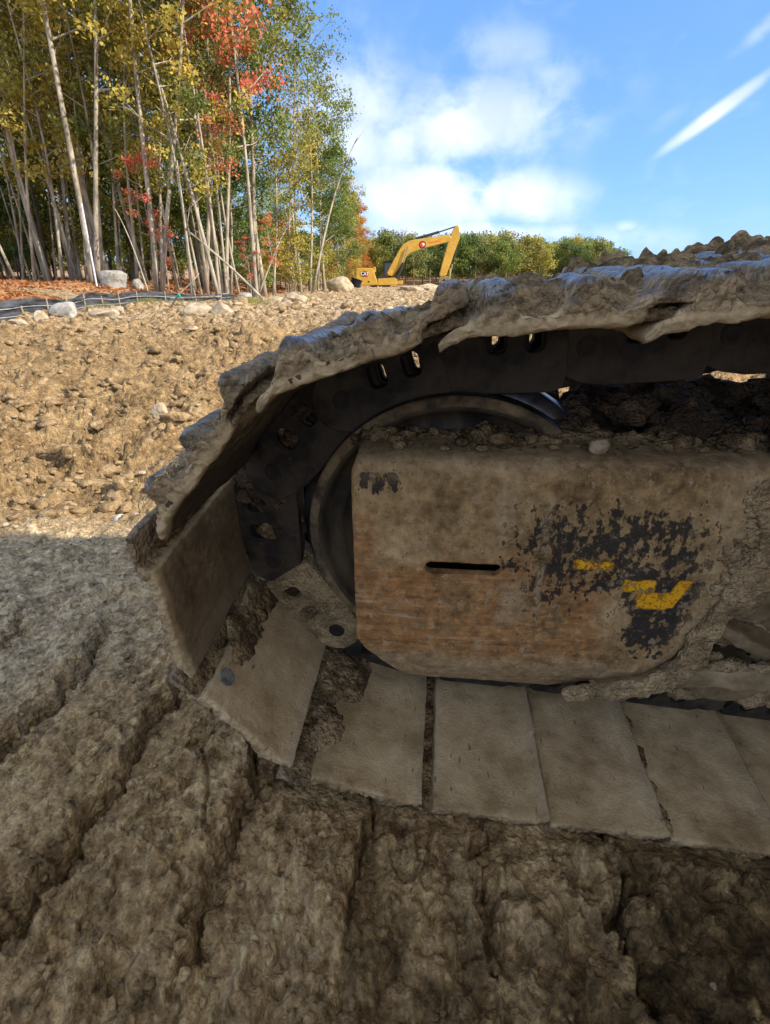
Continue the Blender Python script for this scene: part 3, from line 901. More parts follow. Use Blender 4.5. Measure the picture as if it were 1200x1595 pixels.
# ------------------------------------------------------------------ the near machine
BASEH = 0.97
origin = Vector((0, 0, CAMZ)) + D0 * NV - BASEH * UV
near = thing('excavator', 'mud caked excavator seen close up at its front idler and steel track', 'excavator')
near.matrix_world = Matrix(((AV.x, NV.x, UV.x, origin.x), (AV.y, NV.y, UV.y, origin.y), (AV.z, NV.z, UV.z, origin.z), (0, 0, 0, 1)))
NEARM = near.matrix_world.copy()
WIDTH = 0.66
CS, CH, RP = 0.043, -0.503, 0.365
STEP = 33.6
ring = [96.0 + STEP * i for i in range(6)]
pins = [(.022, -.168), (-.166, -.232), (-.322, -.405), (-.322, -.622), (-.198, -.799), (.002, -.868)]
PITCHL = 2 * RP * math.sin(R(STEP / 2))
p = pins[0]
back = []
for sl in (3.0, 5.0, 3.5, 1.5, 0.5, 1.0, 0, 0):
    p = (p[0] + PITCHL * math.cos(R(sl)), p[1] + PITCHL * math.sin(R(sl)))
    back.append(p)
front = []
p = pins[-1]
for sl in (-3.6, -4.4, -5.0, -5.0, -3.0, -1.5, 0, 0):
    p = (p[0] + PITCHL * math.cos(R(sl)), p[1] + PITCHL * math.sin(R(sl)))
    front.append(p)
path = back[::-1] + pins + front           # travel order: top right -> round the front -> bottom right
NB = len(back)

INNER = [(-.136, .086), (-.122, .084), (-.092, .083), (-.084, .079), (-.079, .064), (-.060, .0615), (.0, .061), (.060, .060), (.095, .0585), (.110, .053), (.124, .047)]
OUTER = [(-.137, .090), (-.136, .102), (-.131, .108), (-.122, .112), (-.112, .111), (-.105, .102), (-.099, .093), (-.090, .090), (-.076, .082), (-.056, .077), (-.047, .082), (-.042, .102),
         (-.036, .109), (-.026, .111), (-.018, .109), (-.012, .100), (-.007, .083), (.002, .076), (.034, .076), (.042, .083), (.047, .102), (.053, .110), (.062, .112), (.071, .110),
         (.078, .100), (.084, .082), (.096, .072), (.116, .062), (.125, .054)]


def resample(poly, n):
    p_ = np.array(poly + [poly[0]], float)
    d = np.r_[0, np.cumsum(np.linalg.norm(np.diff(p_, axis=0), axis=1))]
    t = np.linspace(0, d[-1], n, endpoint=False)
    return np.c_[np.interp(t, d, p_[:, 0]), np.interp(t, d, p_[:, 1])]


def shoe_mesh(seed, packed=False):
    # even spacing along the outer outline keeps the bar flanks well sampled
    oc = np.array(OUTER)
    if packed:                                  # bars sunk in the mud they carry
        oc[:, 1] = np.where(oc[:, 1] > 0.074, np.maximum(0.074 + (oc[:, 1] - 0.074) * 0.30, np.where(oc[:, 0] < -.074, 0.094, 0)), oc[:, 1])
    ol = np.r_[0, np.cumsum(np.linalg.norm(np.diff(oc, axis=0), axis=1))]
    tq_ = np.linspace(0, ol[-1], 110)
    O_ = np.c_[np.interp(tq_, ol, oc[:, 0]), np.interp(tq_, ol, oc[:, 1])]
    il = np.array(INNER)
    xi_ = np.interp(O_[:, 0], [-.137, .125], [il[0, 0], il[-1, 0]])
    I_ = np.c_[xi_, np.interp(xi_, il[:, 0], il[:, 1])]
    ring_ = np.r_[I_, O_[::-1]]
    n = len(ring_)
    m = len(O_)
    ys = np.r_[0, 0.003, 0.007, np.linspace(0.012, 0.12, 28), np.linspace(0.125, WIDTH, 60)]
    P_ = np.zeros((len(ys), n, 3))
    P_[:, :, 0] = ring_[None, :, 0]
    P_[:, :, 2] = ring_[None, :, 1]
    P_[:, :, 1] = -ys[:, None]
    v = P_.reshape(-1, 3)
    ny = len(v)
    # grid closing the near end
    C_ = 9
    w_ = np.linspace(0, 1, C_ + 2)[1:-1]
    capv = np.zeros((C_, m, 3))
    capv[:, :, 0] = I_[None, :, 0] * (1 - w_)[:, None] + O_[None, :, 0] * w_[:, None]
    capv[:, :, 2] = I_[None, :, 1] * (1 - w_)[:, None] + O_[None, :, 1] * w_[:, None]
    v = np.r_[v, capv.reshape(-1, 3)]
    yy = np.r_[np.repeat(ys, n), np.zeros(C_ * m)]
    so = v + seed * 3.1
    e = np.exp(-yy / 0.018)
    outer = sstep(0.066, 0.080, v[:, 2])
    bulge = np.r_[np.zeros(ny), np.repeat(np.sin(np.pi * w_), m)]
    d = np.c_[fbm3(so, 0.07, 3, 0.5, 1), np.zeros(len(v)), fbm3(so, 0.07, 3, 0.5, 3)]
    v = v + d * (0.0016 + 0.0022 * outer)[:, None] * 1.4
    mud = np.clip(0.5 + 0.9 * fbm3(so, 0.045, 3, 0.55, 8), 0, 1.3)
    v[:, 2] += np.where(v[:, 2] > 0.072, 0.0015, -0.0045) * e * mud * (1 - bulge)
    v[:, 1] += e * (0.003 * mud * (0.35 + 0.65 * bulge) + 0.0030 * fbm3(so, 0.014, 3, 0.6, 9) + 0.0016 * fbm3(so, 0.006, 2, 0.6, 11))
    v[:, 2] += e * 0.0016 * fbm3(so, 0.014, 3, 0.6, 10)
    c_ = np.exp(-yy / 0.0030) * 0.0028 * (1 - bulge)
    v[:, 2] += np.where(v[:, 2] > 0.074, -1, 1) * c_
    rag = 0.0014 * fbm3(np.c_[v[:, 1], v[:, 2] * 0, v[:, 0] * 0] + seed * 2.2, 0.09, 4, 0.6, 4)
    v[:, 0] += np.where(np.abs(v[:, 0]) > 0.10, rag, 0)
    idx = np.arange(len(ys) * n).reshape(len(ys), n)
    nx = np.roll(idx, -1, axis=1)
    f = [np.c_[idx[:-1].ravel(), idx[1:].ravel(), nx[1:].ravel(), nx[:-1].ravel()]]
    rows_ = np.r_[[idx[0, :m]], ny + np.arange(C_ * m).reshape(C_, m), [idx[0, m:][::-1]]]
    f.append(np.c_[rows_[:-1, :-1].ravel(), rows_[:-1, 1:].ravel(), rows_[1:, 1:].ravel(), rows_[1:, :-1].ravel()])
    far_i, far_o = idx[-1, :m], idx[-1, m:][::-1]
    f.append(np.c_[far_i[:-1], far_o[:-1], far_o[1:], far_i[1:]])
    me = np_mesh('track_shoe', v, np.concatenate(f), True)
    return me


def crust_mesh(seed, hi, far_hi, x0=-0.126, x1=0.086, y0=0.004, lumpy=1.0):
    """mud packed between and over the bars"""
    nx_, ny_ = 70, 150
    xs = np.linspace(x0, x1, nx_)
    ys = np.linspace(y0, WIDTH - 0.005, ny_)
    X, Y = np.meshgrid(xs, ys)
    k = Y
    n1 = fbm2(X + seed * 3.3, Y, 0.11, 4, 0.55, 80 + seed)
    n2 = clods(X + seed, Y, 0.050, 81 + seed) + 0.6 * clods(X, Y + seed, 0.026, 82 + seed)
    inn = sstep(0.015, 0.09, k + 0.02 * n1)
    Z = 0.079 + hi * (0.75 + 0.7 * n1) * (0.22 + 0.78 * inn) + 0.008 * inn + 0.022 * lumpy * (n2 - 0.35) * (0.35 + 0.65 * inn)
    Z += 0.004 * np.abs(fbm2(X, Y + seed, 0.018, 3, 0.6, 86))
    Z += far_hi * sstep(0.20, 0.55, k) * (0.7 + 0.8 * perlin2(X / .12 + seed, Y / .12, 83))
    Z += 0.022 * (1 - sstep(0, 0.03, np.abs(Y - WIDTH))) * 0
    rim = np.minimum(np.minimum(X - x0, x1 - X) / 0.018, np.minimum(Y - y0 + 0.002 * n1, WIDTH - Y) / 0.02)
    Z = 0.070 + (Z - 0.070) * np.sqrt(np.clip(rim, 0.0, 1))
    Xd = X + 0.004 * fbm2(X, Y, 0.04, 3, 0.5, 91 + seed)
    Yd = Y + 0.008 * fbm2(X, Y, 0.05, 3, 0.5, 92 + seed) - 0.0
    top = np.c_[Xd.ravel(), -Yd.ravel(), Z.ravel()]
    idx = np.arange(nx_ * ny_).reshape(ny_, nx_)
    f = [np.c_[idx[:-1, :-1].ravel(), idx[1:, :-1].ravel(), idx[1:, 1:].ravel(), idx[:-1, 1:].ravel()]]
    ringi = np.r_[idx[0, :-1], idx[:-1, -1], idx[-1, :0:-1], idx[:0:-1, 0]]
    low = top[ringi].copy()
    low[:, 2] = 0.066
    b = len(top) + np.arange(len(ringi))
    f.append(np.c_[ringi, np.roll(ringi, -1), np.roll(b, -1), b])
    return np_mesh('caked_mud', np.r_[top, low], f, True)


# one chain link plate: outline with two bolt windows, built as a filled 2D curve and thickened
def plate_mesh(name, loops, thick, bevel=0.002):
    cu = bpy.data.curves.new(name, 'CURVE')
    cu.dimensions = '2D'
    cu.fill_mode = 'BOTH'
    cu.extrude = thick / 2
    cu.bevel_depth = bevel
    cu.bevel_resolution = 1
    for lp in loops:
        sp = cu.splines.new('POLY')
        sp.points.add(len(lp) - 1)
        for q, (x, y) in zip(sp.points, lp):
            q.co = (x, y, 0, 1)
        sp.use_cyclic_u = True
    o = bpy.data.objects.new(name, cu)
    COL.objects.link(o)
    dg = bpy.context.evaluated_depsgraph_get()
    dg.update()
    me = bpy.data.meshes.new_from_object(o.evaluated_get(dg))
    bpy.data.objects.remove(o)
    bpy.data.curves.remove(cu)
    me.name = name
    return me


def arc(cx, cy, r, a0, a1, n=12):
    return [(cx + r * math.cos(R(a0 + (a1 - a0) * i / n)), cy + r * math.sin(R(a0 + (a1 - a0) * i / n))) for i in range(n + 1)]


def rrect(cx, cy, w_, h_, r):
    o = []
    for sx, sy, a0 in ((1, 1, 0), (-1, 1, 90), (-1, -1, 180), (1, -1, 270)):
        o += arc(cx + sx * (w_ / 2 - r), cy + sy * (h_ / 2 - r), r, a0, a0 + 90, 4)
    return o


hp = PITCHL / 2
# x forward, y outward; pins at (+-hp, 0)
outer_loop = arc(hp, 0.0, 0.052, -70, 110, 14) + [(hp - 0.035, 0.058), (-hp + 0.045, 0.058)] + arc(-hp + 0.045, 0.045, 0.013, 90, 180, 4) \
    + [(-hp + 0.030, -0.035), (-hp + 0.036, -0.054), (-hp + 0.05, -0.060), (hp - 0.03, -0.060), (hp + 0.005, -0.054)]
windows = [rrect(-0.025, 0.022, 0.034, 0.044, 0.013), rrect(0.035, 0.022, 0.034, 0.044, 0.013)]
ME_OUT = plate_mesh('track_link', [outer_loop] + windows, 0.030)
inner_loop = [(x * -1, y) for x, y in outer_loop][::-1]
windows2 = [rrect(0.025, 0.022, 0.034, 0.044, 0.013), rrect(-0.035, 0.022, 0.034, 0.044, 0.013)]
ME_IN = plate_mesh('link_plate', [inner_loop] + windows2, 0.024)


def link_mesh():
    """outboard plate, inboard plate and pin boss of one link as one mesh; local y runs towards the viewer"""
    bm = bmesh.new()
    for me_, yo in ((ME_OUT, 0.0), (ME_IN, -0.026)):
        b2 = bmesh.new()
        b2.from_mesh(me_)
        bmesh.ops.transform(b2, matrix=Matrix(((1, 0, 0, 0), (0, 0, 1, yo), (0, 1, 0, 0), (0, 0, 0, 1))), verts=b2.verts)
        tmp = bpy.data.meshes.new('tmp')
        b2.to_mesh(tmp)
        bm.from_mesh(tmp)
        b2.free()
        bpy.data.meshes.remove(tmp)
    me = bpy.data.meshes.new('track_link')
    bmesh.ops.recalc_face_normals(bm, faces=bm.faces[:])
    bm.to_mesh(me)
    bm.free()
    return me


ME_LINK = link_mesh()
pinm = MB()
pinm.lathe([(0.0, 0.014), (0.017, 0.014), (0.020, 0.010), (0.020, -0.13), (0.0, -0.13)], (0, 0), 20)
ME_PIN = pinm.mesh('pin', smooth=False, autosmooth=R(40))
K_LINK = 0.320
ME_LINK.materials.append(M['link'])
ME_PIN.materials.append(M['link'])
nutm = MB()
for x_ in (-0.025, 0.035):
    nutm.prism([(x_ + 0.0145 * math.cos(R(60 * i)), 0.035 + 0.0 * i + 0.0145 * math.sin(R(60 * i))) for i in range(6)], 0.0, -0.01)

ROLL = {}
for i in range(NB):
    ROLL[i] = 3.6
ROLL[NB - 2] = 4.2
ROLL[NB - 1] = 5.4
ROLL[NB] = 7.6
ROLL[NB + 1] = 4.5
shoes = []
for i in range(len(path) - 1):
    b, a_ = Vector((path[i][0], 0, path[i][1] + BASEH)), Vector((path[i + 1][0], 0, path[i + 1][1] + BASEH))
    x_ = (a_ - b).normalized()                       # forward along travel
    z_ = Vector((x_.z, 0, -x_.x))
    if x_.x < -0.2 or True:
        z_ = Vector((x_.z, 0, -x_.x))
    mid = (a_ + b) / 2
    y_ = z_.cross(x_)
    base = Matrix(((x_.x, y_.x, z_.x, mid.x), (x_.y, y_.y, z_.y, mid.y), (x_.z, y_.z, z_.z, mid.z), (0, 0, 0, 1)))
    rollm = Matrix.Rotation(R(ROLL.get(i, 0.0)), 4, 'X')
    wob = Matrix.Rotation(R([0, 0.8, -0.6, 0.3, -0.9][i % 5] * 0.5), 4, 'Z')
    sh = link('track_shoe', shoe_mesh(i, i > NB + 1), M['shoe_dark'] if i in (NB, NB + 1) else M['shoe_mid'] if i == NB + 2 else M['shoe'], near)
    twist = Matrix.Identity(4)
    if i in ROLL:
        # the slack top run lies level although the frame leans
        off = Matrix.Translation((0, 0, 0.06))
        twist = off @ rollm @ off.inverted()
        sh.matrix_local = base @ twist @ wob
    else:
        sh.matrix_local = base @ wob
    if i <= NB + 1:
        tops = {NB - 1: (0.018, 0.004), NB - 2: (0.020, 0.012), NB - 3: (0.022, 0.018), NB - 4: (0.022, 0.020), NB: (0.012, 0.0), NB + 1: (0.008, 0.0)}
        hi, fh = tops.get(i, (0.022, 0.020))
        cr = link('caked_mud', crust_mesh(i, hi, fh), M['caked'], sh, kind='stuff')
    for kk in (K_LINK, 2 * 0.372 - K_LINK):
        lk = link('track_link', ME_LINK, None, near)
        mir = Matrix.Identity(4) if kk < 0.35 else Matrix.Diagonal((1, -1, 1, 1))
        if i == NB + 3 and kk < .35:
            lk.material_slots[0].link = 'OBJECT'
            lk.material_slots[0].material = M['dustmud']
            lk['label'] = 'link coated in pale dried mud'
        lk.matrix_local = base @ twist @ Matrix.Translation((0, -kk, 0)) @ mir
    pn = link('pin', ME_PIN, None, near)
    pn.matrix_local = base @ twist @ Matrix.Translation((hp, -K_LINK + 0.004, 0))
    shoes.append((sh, base))


def loc_pt(s, k, h):
    return Vector((s, k, h + BASEH))


# front idler wheel
ic = (CS, CH + BASEH - 0.022)
IS, IY = 1.0, 0.004


def isc(pr):
    return [(r * IS, y + IY) for r, y in pr]


t = MB()
t.lathe(isc([(0.0, 0.268), (0.060, 0.268), (0.064, 0.272), (0.066, 0.285), (0.070, 0.288), (0.150, 0.284), (0.158, 0.281), (0.163, 0.285), (0.205, 0.283), (0.212, 0.279), (0.219, 0.283),
         (0.236, 0.282), (0.243, 0.276), (0.247, 0.268), (0.252, 0.264), (0.266, 0.264), (0.271, 0.268), (0.272, 0.276), (0.2725, 0.300), (0.274, 0.304),
         (0.292, 0.310), (0.294, 0.316), (0.294, 0.352), (0.291, 0.358), (0.274, 0.364), (0.2725, 0.368), (0.2725, 0.400), (0.268, 0.404), (0.0, 0.404)]), ic, 128)
idler = t.obj('idler_wheel', M['idler'], near, autosmooth=R(50))
t = MB()
t.lathe(isc([(0.2732, 0.272), (0.2742, 0.276), (0.2742, 0.301), (0.2925, 0.3095), (0.2955, 0.316), (0.2955, 0.352), (0.2925, 0.3585), (0.2755, 0.365), (0.2742, 0.400), (0.2732, 0.402)]), ic, 128)
t.obj('rubbed_tread', M['tread'], idler, autosmooth=R(50))


# cover plate over the idler yoke
def s_lim(h):
    lo = np.interp(h, [-0.90, -0.86, -0.82, -0.76, -0.72, -0.69, -0.345, -0.325], [0.02, -0.016, -0.045, -0.088, -0.118, -0.132, -0.128, -0.120])
    hi_ = np.interp(h, [-0.86, -0.80, -0.76, -0.70, -0.60, -0.45, -0.32], [0.235, 0.29, 0.40, 0.445, 0.475, 0.52, 0.52])
    return lo, hi_


outp = [(.285, -.322), (.200, -.3215), (.182, -.326), (.172, -.338), (.170, -.36), (.170, -.50), (.170, -.64), (.171, -.68), (.176, -.72), (.187, -.762), (.203, -.800), (.226, -.838), (.255, -.868)]
op = np.array(outp)
d = np.r_[0, np.cumsum(np.linalg.norm(np.diff(op, axis=0), axis=1))]
tt_ = np.linspace(0, d[-1], 120)
op = np.c_[np.interp(tt_, d, op[:, 0]), np.interp(tt_, d, op[:, 1])]
for _ in range(3):
    op[1:-1] = (op[:-2] + 2 * op[1:-1] + op[2:]) / 4
tn = np.gradient(op, axis=0)
tn /= np.linalg.norm(tn, axis=1)[:, None]
nr = np.c_[-tn[:, 1], tn[:, 0]]               # pointing inwards for this direction
if (nr[60, 0]) < 0:
    nr = -nr
ip = op + nr * 0.014
prof = np.r_[op, ip[::-1]]
ns = 170
S_ = np.linspace(0, 1, ns)
lo, hi_ = s_lim(prof[:, 1])
Vg = np.zeros((ns, len(prof), 3))
Vg[:, :, 0] = lo[None, :] + S_[:, None] * (hi_ - lo)[None, :]
Vg[:, :, 1] = prof[None, :, 0]
Vg[:, :, 2] = prof[None, :, 1] + BASEH
v = Vg.reshape(-1, 3)
outer_ = np.tile(np.r_[np.ones(len(op)), np.zeros(len(ip))], ns)
v[:, 1] -= outer_ * (0.0028 * fbm3(v, 0.20, 3, 0.5, 11) + 0.0018 * fbm3(v * [1, 1, 1.3], 0.05, 4, 0.6, 12))
v[:, 2] += outer_ * 0.0015 * fbm3(v, 0.08, 3, 0.5, 13)
v[:, 0] += 0.0012 * fbm3(v, 0.05, 3, 0.5, 14)
idx = np.arange(ns * len(prof)).reshape(ns, len(prof))
nx2 = np.roll(idx, -1, axis=1)
f = np.c_[idx[:-1].ravel(), nx2[:-1].ravel(), nx2[1:].ravel(), idx[1:].ravel()]
gme = bpy.data.meshes.new('idler_cover')
gme.from_pydata(v.tolist(), [], f.tolist() + [idx[0][::-1].tolist(), idx[-1].tolist()])
bm = bmesh.new()
bm.from_mesh(gme)
bmesh.ops.recalc_face_normals(bm, faces=bm.faces[:])
for fc in bm.faces:
    fc.smooth = True
bm.to_mesh(gme)
bm.free()
cover = link('idler_cover', gme, M['cover'], near)
slot = MB()
lp = arc(0.057 + 0.053, -0.521, 0.0120, -90, 90, 8) + arc(0.057 - 0.053, -0.521, 0.0120, 90, 270, 8)
slot.prism([(x, z + BASEH) for x, z in lp], 0.10, 0.24)
so = slot.obj('slot_cutter', None, None)
bmod = cover.modifiers.new('slot', 'BOOLEAN')
bmod.object = so
bmod.operation = 'DIFFERENCE'
bmod.solver = 'EXACT'
so.matrix_world = NEARM
bpy.context.view_layer.update()
dg = bpy.context.evaluated_depsgraph_get()
gm2 = bpy.data.meshes.new_from_object(cover.evaluated_get(dg))
cover.modifiers.clear()
cover.data = gm2
gm2.name = 'idler_cover'
bpy.data.objects.remove(so)

# thick rib welded round the cover's lower right edge
def flat_bar(pts, w_, t_, seed, n_=90, amp=0.003, sq=0.3):
    """bar following pts (s,k,h), w_ wide across the face, t_ thick towards the viewer, with a muddy uneven skin"""
    pts = np.array(pts, float)
    d_ = np.r_[0, np.cumsum(np.linalg.norm(np.diff(pts, axis=0), axis=1))]
    tq = np.linspace(0, d_[-1], n_)
    c_ = np.c_[[np.interp(tq, d_, pts[:, j]) for j in range(3)]].T
    for _ in range(4):
        c_[1:-1] = (c_[:-2] + 2 * c_[1:-1] + c_[2:]) / 4
    tg = np.gradient(c_, axis=0)
    tg /= np.linalg.norm(tg, axis=1)[:, None]
    e1 = np.cross(tg, [0, 1, 0])
    e1 /= np.linalg.norm(e1, axis=1)[:, None]
    e2 = np.cross(e1, tg)
    m_ = 20
    an = np.linspace(0, 2 * np.pi, m_, endpoint=False)
    ca, sa = np.cos(an), np.sin(an)
    ca = np.sign(ca) * np.abs(ca) ** sq * w_ / 2
    sa = np.sign(sa) * np.abs(sa) ** sq * t_ / 2
    vv = c_[:, None, :] + e1[:, None, :] * ca[None, :, None] + e2[:, None, :] * sa[None, :, None]
    end = np.minimum(np.arange(n_), np.arange(n_)[::-1]) / 2.0
    sc = np.clip(end, 0, 1) ** 0.5
    sc = 0.25 + 0.75 * sc
    vv = c_[:, None, :] + (vv - c_[:, None, :]) * sc[:, None, None]
    vv = vv.reshape(-1, 3)
    vv = vv + amp * np.c_[fbm3(vv + seed, 0.045, 3, 0.55, 21), fbm3(vv + seed, 0.045, 3, 0.55, 22), fbm3(vv + seed, 0.045, 3, 0.55, 23)] * 1.8
    vv[:, 2] += BASEH
    ii = np.arange(n_ * m_).reshape(n_, m_)
    jj = np.roll(ii, -1, axis=1)
    ff = np.c_[ii[:-1].ravel(), ii[1:].ravel(), jj[1:].ravel(), jj[:-1].ravel()]
    me = bpy.data.meshes.new('bar')
    me.from_pydata(vv.tolist(), [], ff.tolist() + [ii[0].tolist(), ii[-1][::-1].tolist()])
    me.polygons.foreach_set('use_smooth', [True] * len(me.polygons))
    me.update()
    return me


link('cover_rib', flat_bar([(.262, .172, -.805), (.33, .166, -.788), (.40, .160, -.765), (.45, .158, -.725), (.470, .160, -.66), (.488, .163, -.58), (.520, .168, -.48), (.545, .175, -.40)], 0.036, 0.014, 3, 150, 0.0045, 0.16), M['dustmud'], near)
link('cover_edge', flat_bar([(.49, .170, -.355), (.53, .168, -.42), (.535, .165, -.50), (.505, .162, -.58)], 0.05, 0.018, 5), M['dustmud'], near)
# side frame of the track behind and to the right of the cover
t = MB()
t.prism([(0.45, BASEH - .335), (1.95, BASEH - .335), (1.95, BASEH - .70), (0.45, BASEH - .70)], 0.235, 0.262)
t.obj('side_plate', M['frame'], near, bevel=0.003)
t = MB()
t.prism([(-0.02, BASEH - .350), (1.95, BASEH - .335), (1.95, BASEH - .375), (-0.02, BASEH - .375)], 0.262, 0.50)
t.prism([(0.33, BASEH - .375), (1.95, BASEH - .375), (1.95, BASEH - .70), (0.33, BASEH - .70)], 0.30, 0.42)
t.obj('track_frame', M['frame'], near, bevel=0.004)
t = MB()
t.lathe(isc([(0.256, 0.262), (0.262, 0.2605), (0.271, 0.262), (0.2735, 0.267), (0.256, 0.266)]), ic, 128)
t.obj('rim', M['rim'], idler, autosmooth=R(60))
# crumbly mud packed against the rib and bracket
rng = np.random.RandomState(8)
hp_ = Heap()
for i in range(120):
    u_ = rng.rand()
    hh_ = -0.345 - 0.27 * u_
    s_ = 0.475 + 0.050 * rng.rand() - 0.06 * max(0, u_ - 0.6)
    r_ = 0.003 + 0.012 * rng.rand() ** 1.8
    hp_.add(lump((s_, 0.173 - 0.004 * rng.rand(), hh_ + BASEH), (r_ * 1.25, r_ * 0.5, r_ * 1.1), i + 1500, 3 if r_ > .01 else 2, 0.6, 0.55, 0.0, 4))
for i in range(150):
    s_ = 0.45 + 0.6 * rng.rand()
    r_ = 0.006 + 0.014 * rng.rand()
    hp_.add(lump((s_, 0.165 + 0.03 * rng.rand(), -0.70 - 0.04 * rng.rand() + BASEH), (r_ * 1.5, r_ * 0.8, r_ * 0.8), i + 1900, 2, 0.6, 0.55, 0.0, 4))
for i in range(60):
    s_ = 0.50 + 0.12 * rng.rand()
    r_ = 0.008 + 0.014 * rng.rand()
    hp_.add(lump((s_, 0.215, -0.655 - 0.03 * rng.rand() + BASEH), (r_, r_ * 0.8, r_ * 0.9), i + 2100, 2, 0.5, 0.6, 0.3, 3))
for i in range(45):
    u_ = rng.rand()
    s_ = 0.29 + 0.19 * u_
    h_ = -0.800 + 0.03 * u_ + 0.09 * max(0, u_ - 0.6)
    r_ = 0.004 + 0.009 * rng.rand() ** 1.5
    hp_.add(lump((s_, 0.160 + 0.006 * rng.rand(), h_ + 0.02 * rng.rand() - 0.005 + BASEH), (r_ * 1.6, r_ * 0.6, r_), i + 2300, 2, 0.6, 0.6, 0.0, 4))
for i in range(170):
    s_ = 0.36 + 0.9 * rng.rand()
    r_ = 0.012 + 0.020 * rng.rand()
    hp_.add(lump((s_, 0.275 + 0.035 * rng.rand(), -0.775 - 0.105 * rng.rand() - 0.05 * (s_ - .36) + BASEH), (r_ * 1.5, r_ * 0.9, r_), i + 2500, 3, 0.5, 0.6, 0.0, 4))
link('caked_mud', hp_.mesh('caked_mud'), M['dustmud'], near, kind='stuff')
link('lower_beam', flat_bar([(.43, .20, -.735), (.60, .20, -.728), (.80, .20, -.728), (1.9, .20, -.728)], 0.048, 0.09, 8, 160), M['frame'], near)
link('upper_brace', flat_bar([(.475, .185, -.60), (.53, .18, -.635), (.60, .18, -.665), (.70, .185, -.69), (.9, .19, -.70)], 0.026, 0.06, 9, 80), M['frame'], near)
t = MB()
t.lathe([(0.0, 0.232), (0.040, 0.232), (0.044, 0.222), (0.052, 0.216), (0.058, 0.222), (0.060, 0.240)], (0.575, BASEH - .590), 40)
t.obj('round_boss', M['frame'], near, autosmooth=R(40))
# upright plate at the far right of the view
t = MB()
t.prism([(0.515, BASEH - .43), (0.520, BASEH - .25), (0.75, BASEH - .23), (0.75, BASEH - .43)], 0.180, 0.205)
t.prism([(0.515, BASEH - .337), (1.2, BASEH - .337), (1.2, BASEH - .325), (0.515, BASEH - .325)], 0.205, 0.30)
t.obj('bracket', M['frame'], near, bevel=0.003)
for s_ in (0.415, 0.60, 0.785, 0.97):
    t = MB()
    t.lathe([(0.0, 0.225), (0.05, 0.225), (0.088, 0.232), (0.096, 0.240), (0.097, 0.262), (0.090, 0.268), (0.080, 0.272), (0.080, 0.378), (0.090, 0.382), (0.097, 0.388), (0.096, 0.410), (0.0, 0.415)],
            (s_, BASEH - .760 - 0.02 * s_), 48)
    t.obj('track_roller', M['frame'], near, autosmooth=R(40))

# mud thrown over the frame behind the cover, and packed in the corners between the shoes
rng = np.random.RandomState(5)
hp_ = Heap()
for i in range(420):
    s_ = 0.16 + 1.1 * rng.rand()
    k_ = 0.285 + 0.20 * rng.rand()
    top = -0.262 + 0.03 * math.sin(s_ * 9) + 0.035 * (s_ - 0.5)
    h_ = -0.345 + (top + 0.345) * rng.rand() ** 0.7
    h_ = h_ if s_ > 0.36 else -0.345 + (h_ + 0.345) * (s_ - 0.12) / 0.24
    r_ = 0.008 + 0.026 * rng.rand() ** 1.6
    hp_.add(lump((s_, k_, h_ + BASEH), (r_ * 1.2, r_, r_ * 0.85), i, 3 if r_ > .02 else 2, 0.55, 0.7, 0.2, 4))
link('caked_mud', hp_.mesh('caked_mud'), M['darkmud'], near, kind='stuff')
hp_ = Heap()
for i in range(150):
    s_ = -0.10 + 0.66 * rng.rand()
    k_ = 0.20 + 0.085 * rng.rand() ** 0.7
    r_ = 0.002 + 0.009 * rng.rand() ** 4
    hp_.add(lump((s_, k_, -0.320 + r_ * 0.5 + BASEH), (r_ * 1.3, r_, r_ * 0.8), i + 300, 2, 0.3, 0.9, 0.35))
for i in range(90):
    s_ = -0.11 + 0.66 * rng.rand()
    r_ = 0.010 + 0.014 * rng.rand()
    hp_.add(lump((s_, 0.262 + 0.030 * rng.rand(), -0.330 + BASEH), (r_ * 1.8, r_ * 1.2, r_ * (0.5 + 0.8 * rng.rand())), i + 900, 3, 0.5, 0.6, 0.0, 4))
link('mud_crumbs', hp_.mesh('mud_crumbs'), M['caked'], near, kind='stuff')


def on_shoe(i, items, name, m, seed):
    """lumps of mud laid on the inner face of shoe i: (x, y across from the near edge, size x, size y, thick, count)"""
    h2 = Heap()
    rg = np.random.RandomState(seed)
    for (x0, x1, y0, y1, r0, r1, n_) in items:
        for j in range(n_):
            u_ = rg.rand()
            v_ = rg.rand()
            r_ = r0 + (r1 - r0) * rg.rand()
            h2.add(lump((x0 + (x1 - x0) * u_, -(y0 + (y1 - y0) * v_), 0.079 if x0 + (x1 - x0) * u_ < -0.082 else 0.063), (r_ * 1.5, r_ * 2.2, r_ * 0.42), seed * 50 + j, 3, 0.55, 0.6, 0, 4))
    o = link(name, h2.mesh(name), m, shoes[i][0], kind='stuff')
    return o


